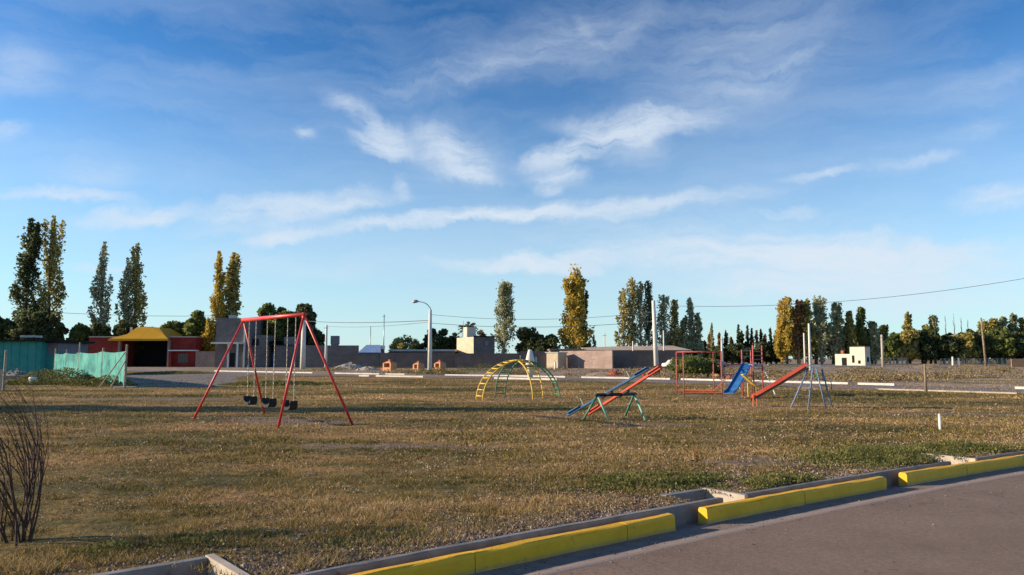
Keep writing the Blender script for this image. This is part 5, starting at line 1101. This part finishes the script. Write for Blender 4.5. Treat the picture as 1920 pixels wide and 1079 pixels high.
def playset():
    o0 = gp(1390, 742); rt = thing('playset', 'red playground frame with overhead bars, tower and wide blue slide', 'playground frame', (o0.x, 33, 0)); org = Vector((o0.x, 33, 0)); g = lambda v: Vector(v) - org
    # monkey bar frame : four posts
    fr_ = [(1268, 658, 34.5), (1281, 661, 32.0), (1337, 659, 34.0), (1352, 663, 31.8)]
    tops = [at(*q) for q in fr_]; zt = sum(t_.z for t_ in tops)/4
    for t_ in tops: MB().tube([g((t_.x, t_.y, -.04)), g((t_.x, t_.y, zt))], .025, 8).build('post', M['steel_pink'], rt, True)
    T = [Vector((t_.x, t_.y, zt)) for t_ in tops]
    for a, b_ in ((0, 2), (1, 3), (0, 1), (2, 3)): MB().tube([g(T[a]), g(T[b_])], .022, 8).build('top_rail', M['steel_pink'], rt, True)
    for k in range(1, 6): MB().tube([g(T[0].lerp(T[2], k/6)), g(T[1].lerp(T[3], k/6))], .018, 6).build('overhead_bar', M['steel_pink'], rt)
    lo = [Vector((t_.x, t_.y, .16)) for t_ in tops]
    MB().tube([g(lo[1]), g(lo[3])], .03, 7).build('ground_rail', M['orange_paint'], rt)
    MB().tube([g(lo[0]), g(lo[2])], .03, 7).build('ground_rail', M['orange_paint'], rt)
    MB().tube([g(lo[2] + Vector((0, 0, 0))), g(at(1372, 700, 33))], .022, 6).build('diagonal_bar', M['steel_pink'], rt)
    # link rails to the tower
    tw = [(1391, 33.0), (1412, 31.8), (1429, 33.4), (1408, 34.5)]; tz = zh(648, 33); pz = zh(684, 33)
    pos_ = [Vector((xh(a, b_), b_, 0)) for a, b_ in tw]
    for z in (pz, pz - .42): MB().tube([g(Vector((T[3].x, T[3].y, z))), g(Vector((pos_[0].x, pos_[0].y, z)))], .025, 7).build('link_rail', M['steel_pink'], rt)
    for i, p in enumerate(pos_): MB().tube([g((p.x, p.y, -.04)), g((p.x, p.y, (tz if i in (1, 2) else zh(656, 33))))], .032, 8).build('post', M['steel_pink'], rt, True)
    mb = MB(); P_ = [g((p.x, p.y, pz - .03)) for p in pos_] + [g((p.x, p.y, pz + .03)) for p in pos_]; mb.add(P_, [(3, 2, 1, 0), (4, 5, 6, 7), (0, 1, 5, 4), (1, 2, 6, 5), (2, 3, 7, 6), (3, 0, 4, 7)]); mb.build('platform', M['steel_palebl'], rt)
    for k in range(5): z = pz + .22 + k*.17; MB().tube([g((pos_[1].x, pos_[1].y, z)), g((pos_[2].x, pos_[2].y, z))], .02, 6).build('rung', M['steel_pink'], rt)
    for z in (pz + .35, pz + .6): MB().tube([g((pos_[3].x, pos_[3].y, z)), g((pos_[0].x, pos_[0].y, z))], .02, 6).build('guard_rail', M['steel_green'], rt)
    for k in range(6): z = .25 + k*.18; MB().tube([g((pos_[1].x, pos_[1].y, z)), g((pos_[2].x, pos_[2].y, z))], .017, 6).build('rung', M['steel_pink'], rt)
    a = Vector((pos_[2].x, pos_[2].y, pz)); MB().tube([g(a), g((a.x + .35, a.y - .6, -.03))], .025, 7).build('strut', M['white'], rt)
    # wide blue slide
    Tt = at(1402, 684, 32.4); Bt = at(1368, 741, 30.6); W_ = .21; D_ = Bt - Tt; D_.z = 0; D_.normalize(); s = Vector((-D_.y, D_.x, 0))
    pts = [Tt + Vector((0, 0, .04)), Tt.lerp(Bt, .5), Tt.lerp(Bt, .88), Bt + Vector((0, 0, .05)) + D_*.15]; mb = MB(); pr = [(-W_, .10), (-W_, 0), (W_, 0), (W_, .10), (W_-.02, .10), (W_-.02, .02), (-W_+.02, .02), (-W_+.02, .10)]; n = 8
    for p in pts:
        for (q, z) in pr: mb.v.append(tuple(g(p + s*q + Vector((0, 0, z)))))
    for i in range(3):
        for k in range(n): mb.f.append((i*n+k, (i+1)*n+k, (i+1)*n+(k+1) % n, i*n+(k+1) % n))
    mb.f.append(tuple(range(n))); mb.f.append(tuple(3*n+k for k in range(n))[::-1]); mb.build('chute', M['steel_blue'], rt)
playset()
# yellow low panel toy at the foot of the tower
p = gp(1408, 748); rt = thing('balance_toy', 'small yellow tilted plate on an orange frame beside the foot of the red slide', 'playground toy', (p.x, p.y, 0))
c = at(1402, 713, p.y) - Vector((p.x, p.y, 0)); MB().bar(c + Vector((-.22, 0, .22)), c + Vector((.28, 0, -.22)), .30, .04).build('plate', M['steel_yellow'], rt)
for dx in (-.10, .22): MB().tube([(dx, 0, -.03), (dx, .02, .62)], .025, 7).build('leg', M['steel_yellow'], rt)
MB().tube([(-.1, 0, .60), (.4, 0, .42)], .022, 7).build('arm', M['steel_yellow'], rt)
MB().tube([(-.25, 0, .05), (.55, 0, .05)], .03, 7).tube([(.1, -.35, .04), (.1, .35, .04)], .03, 7).build('base', M['orange_paint'], rt)
# round orange-and-white drum toy by the climbing frame
p = gp(1347, 706); d_ = 62; rt = thing('brick_hearth', 'pale orange brick hearth seen through the red climbing frame', 'brick hearth', (xh(1346, d_), d_, 0), R(-35), 'orange brick hearths on the lot')
MB().box(-.42, .42, -.35, .35, 0, .9).build('body', M['oak'], rt, bevel=.02); MB().box(-.36, .36, -.3, .3, .9, 1.15).build('hood', M['render'], rt, bevel=.05); MB().box(-.12, .12, -.1, .1, 1.15, 1.35).build('chimney', M['brickred'], rt); MB().box(-.28, .28, -.365, -.352, .35, .75).build('opening', M['dark'], rt)

# white stake in the grass
p = gp(1763, 807); tag(MB().tube([(p.x, p.y, -.05), (p.x, p.y, .33), (p.x - .01, p.y, .36)], [.032, .03, .022], 8).build('stake', M['white']), 'short white painted stake standing in the grass at right', 'stake')
# dry reddish stalk plant
p = gp(1306, 868); rt = thing('dry_stalk', 'thin dry reddish weed stalk standing in the grass below the seesaw', 'plant', (p.x, p.y, 0)); mb = MB(); P_ = []
for k in range(9):
    a = random.uniform(0, 6.3); h_ = random.uniform(.12, .42) if k else .62; x, y = math.cos(a)*h_*.2, math.sin(a)*h_*.2; mb.tube([(0, 0, 0), (x*.5, y*.5, h_*.6), (x, y, h_)], [.004, .003, .002], 4)
    for q in range(10): z = random.random(); P_.append((x*z + random.uniform(-.02, .02), y*z, h_*z*.7))
mb.build('stems', M['lf_rust'], rt); tri_mesh('leaves', leaf_quads(np.array(P_), .035), M['lf_rust'], rt)

# bare dark shrub at the left edge
def bare_shrub():
    p = gp(38, 1018); rt = thing('bare_shrub', 'leafless dark shrub with many upright twigs at the left edge', 'shrub', (p.x, p.y, 0)); r = random.Random(3)
    mb = MB(); tw = MB()
    def grow(P, D_, L_, rad, lev, m_):
        pts = [P]; n = 7; rs = [rad]
        for k in range(n):
            D_ = (D_ + Vector((r.gauss(0, .17), r.gauss(0, .17), r.gauss(.02, .05)))).normalized(); D_ = Vector((min(D_.x, .07 - .55*max(0, P.z)/1.1), D_.y, max(.35, D_.z))).normalized(); P = P + D_*L_/n; pts.append(P); rs.append(rad*(1 - .75*(k+1)/n))
            if lev < 2 and k > 0 and r.random() < (.75 if lev == 0 else .5):
                a = r.uniform(0, 6.3); sd = Vector((math.cos(a), math.sin(a), .9)); grow(P, (D_*1.0 + sd*.30).normalized(), L_*r.uniform(.35, .6), rs[-1]*.7, lev+1, tw)
        m_.tube(pts, rs, 6 if lev == 0 else 4, False)
    for k in range(15):
        a = r.uniform(0, 6.3); ln = r.uniform(.05, .26); bq = r.uniform(.02, .17); base = Vector((math.cos(a)*bq - .03, math.sin(a)*bq, -.02))
        grow(base, Vector((math.cos(a)*ln - .02, math.sin(a)*ln, 1)).normalized(), r.uniform(.95, 1.45), r.uniform(.007, .014), 0, mb)
    mb.build('stems', M['twig'], rt, True); tw.build('twigs', M['twig'], rt)
    p2 = gp(12, 1020)
    st = thing('bare_shrub', 'small separate leafless stems at the very left edge beside the dark shrub', 'shrub', (p2.x - .1, p2.y + .1, 0)); mb = MB()
    for k in range(4):
        x = random.uniform(-.1, .1); mb.tube([(x, 0, -.02), (x + random.uniform(-.05, .03), .02, .3), (x - .12, .05, random.uniform(.5, .9))], [.008, .006, .003], 5)
    mb.build('stems', M['twig'], st)
bare_shrub()
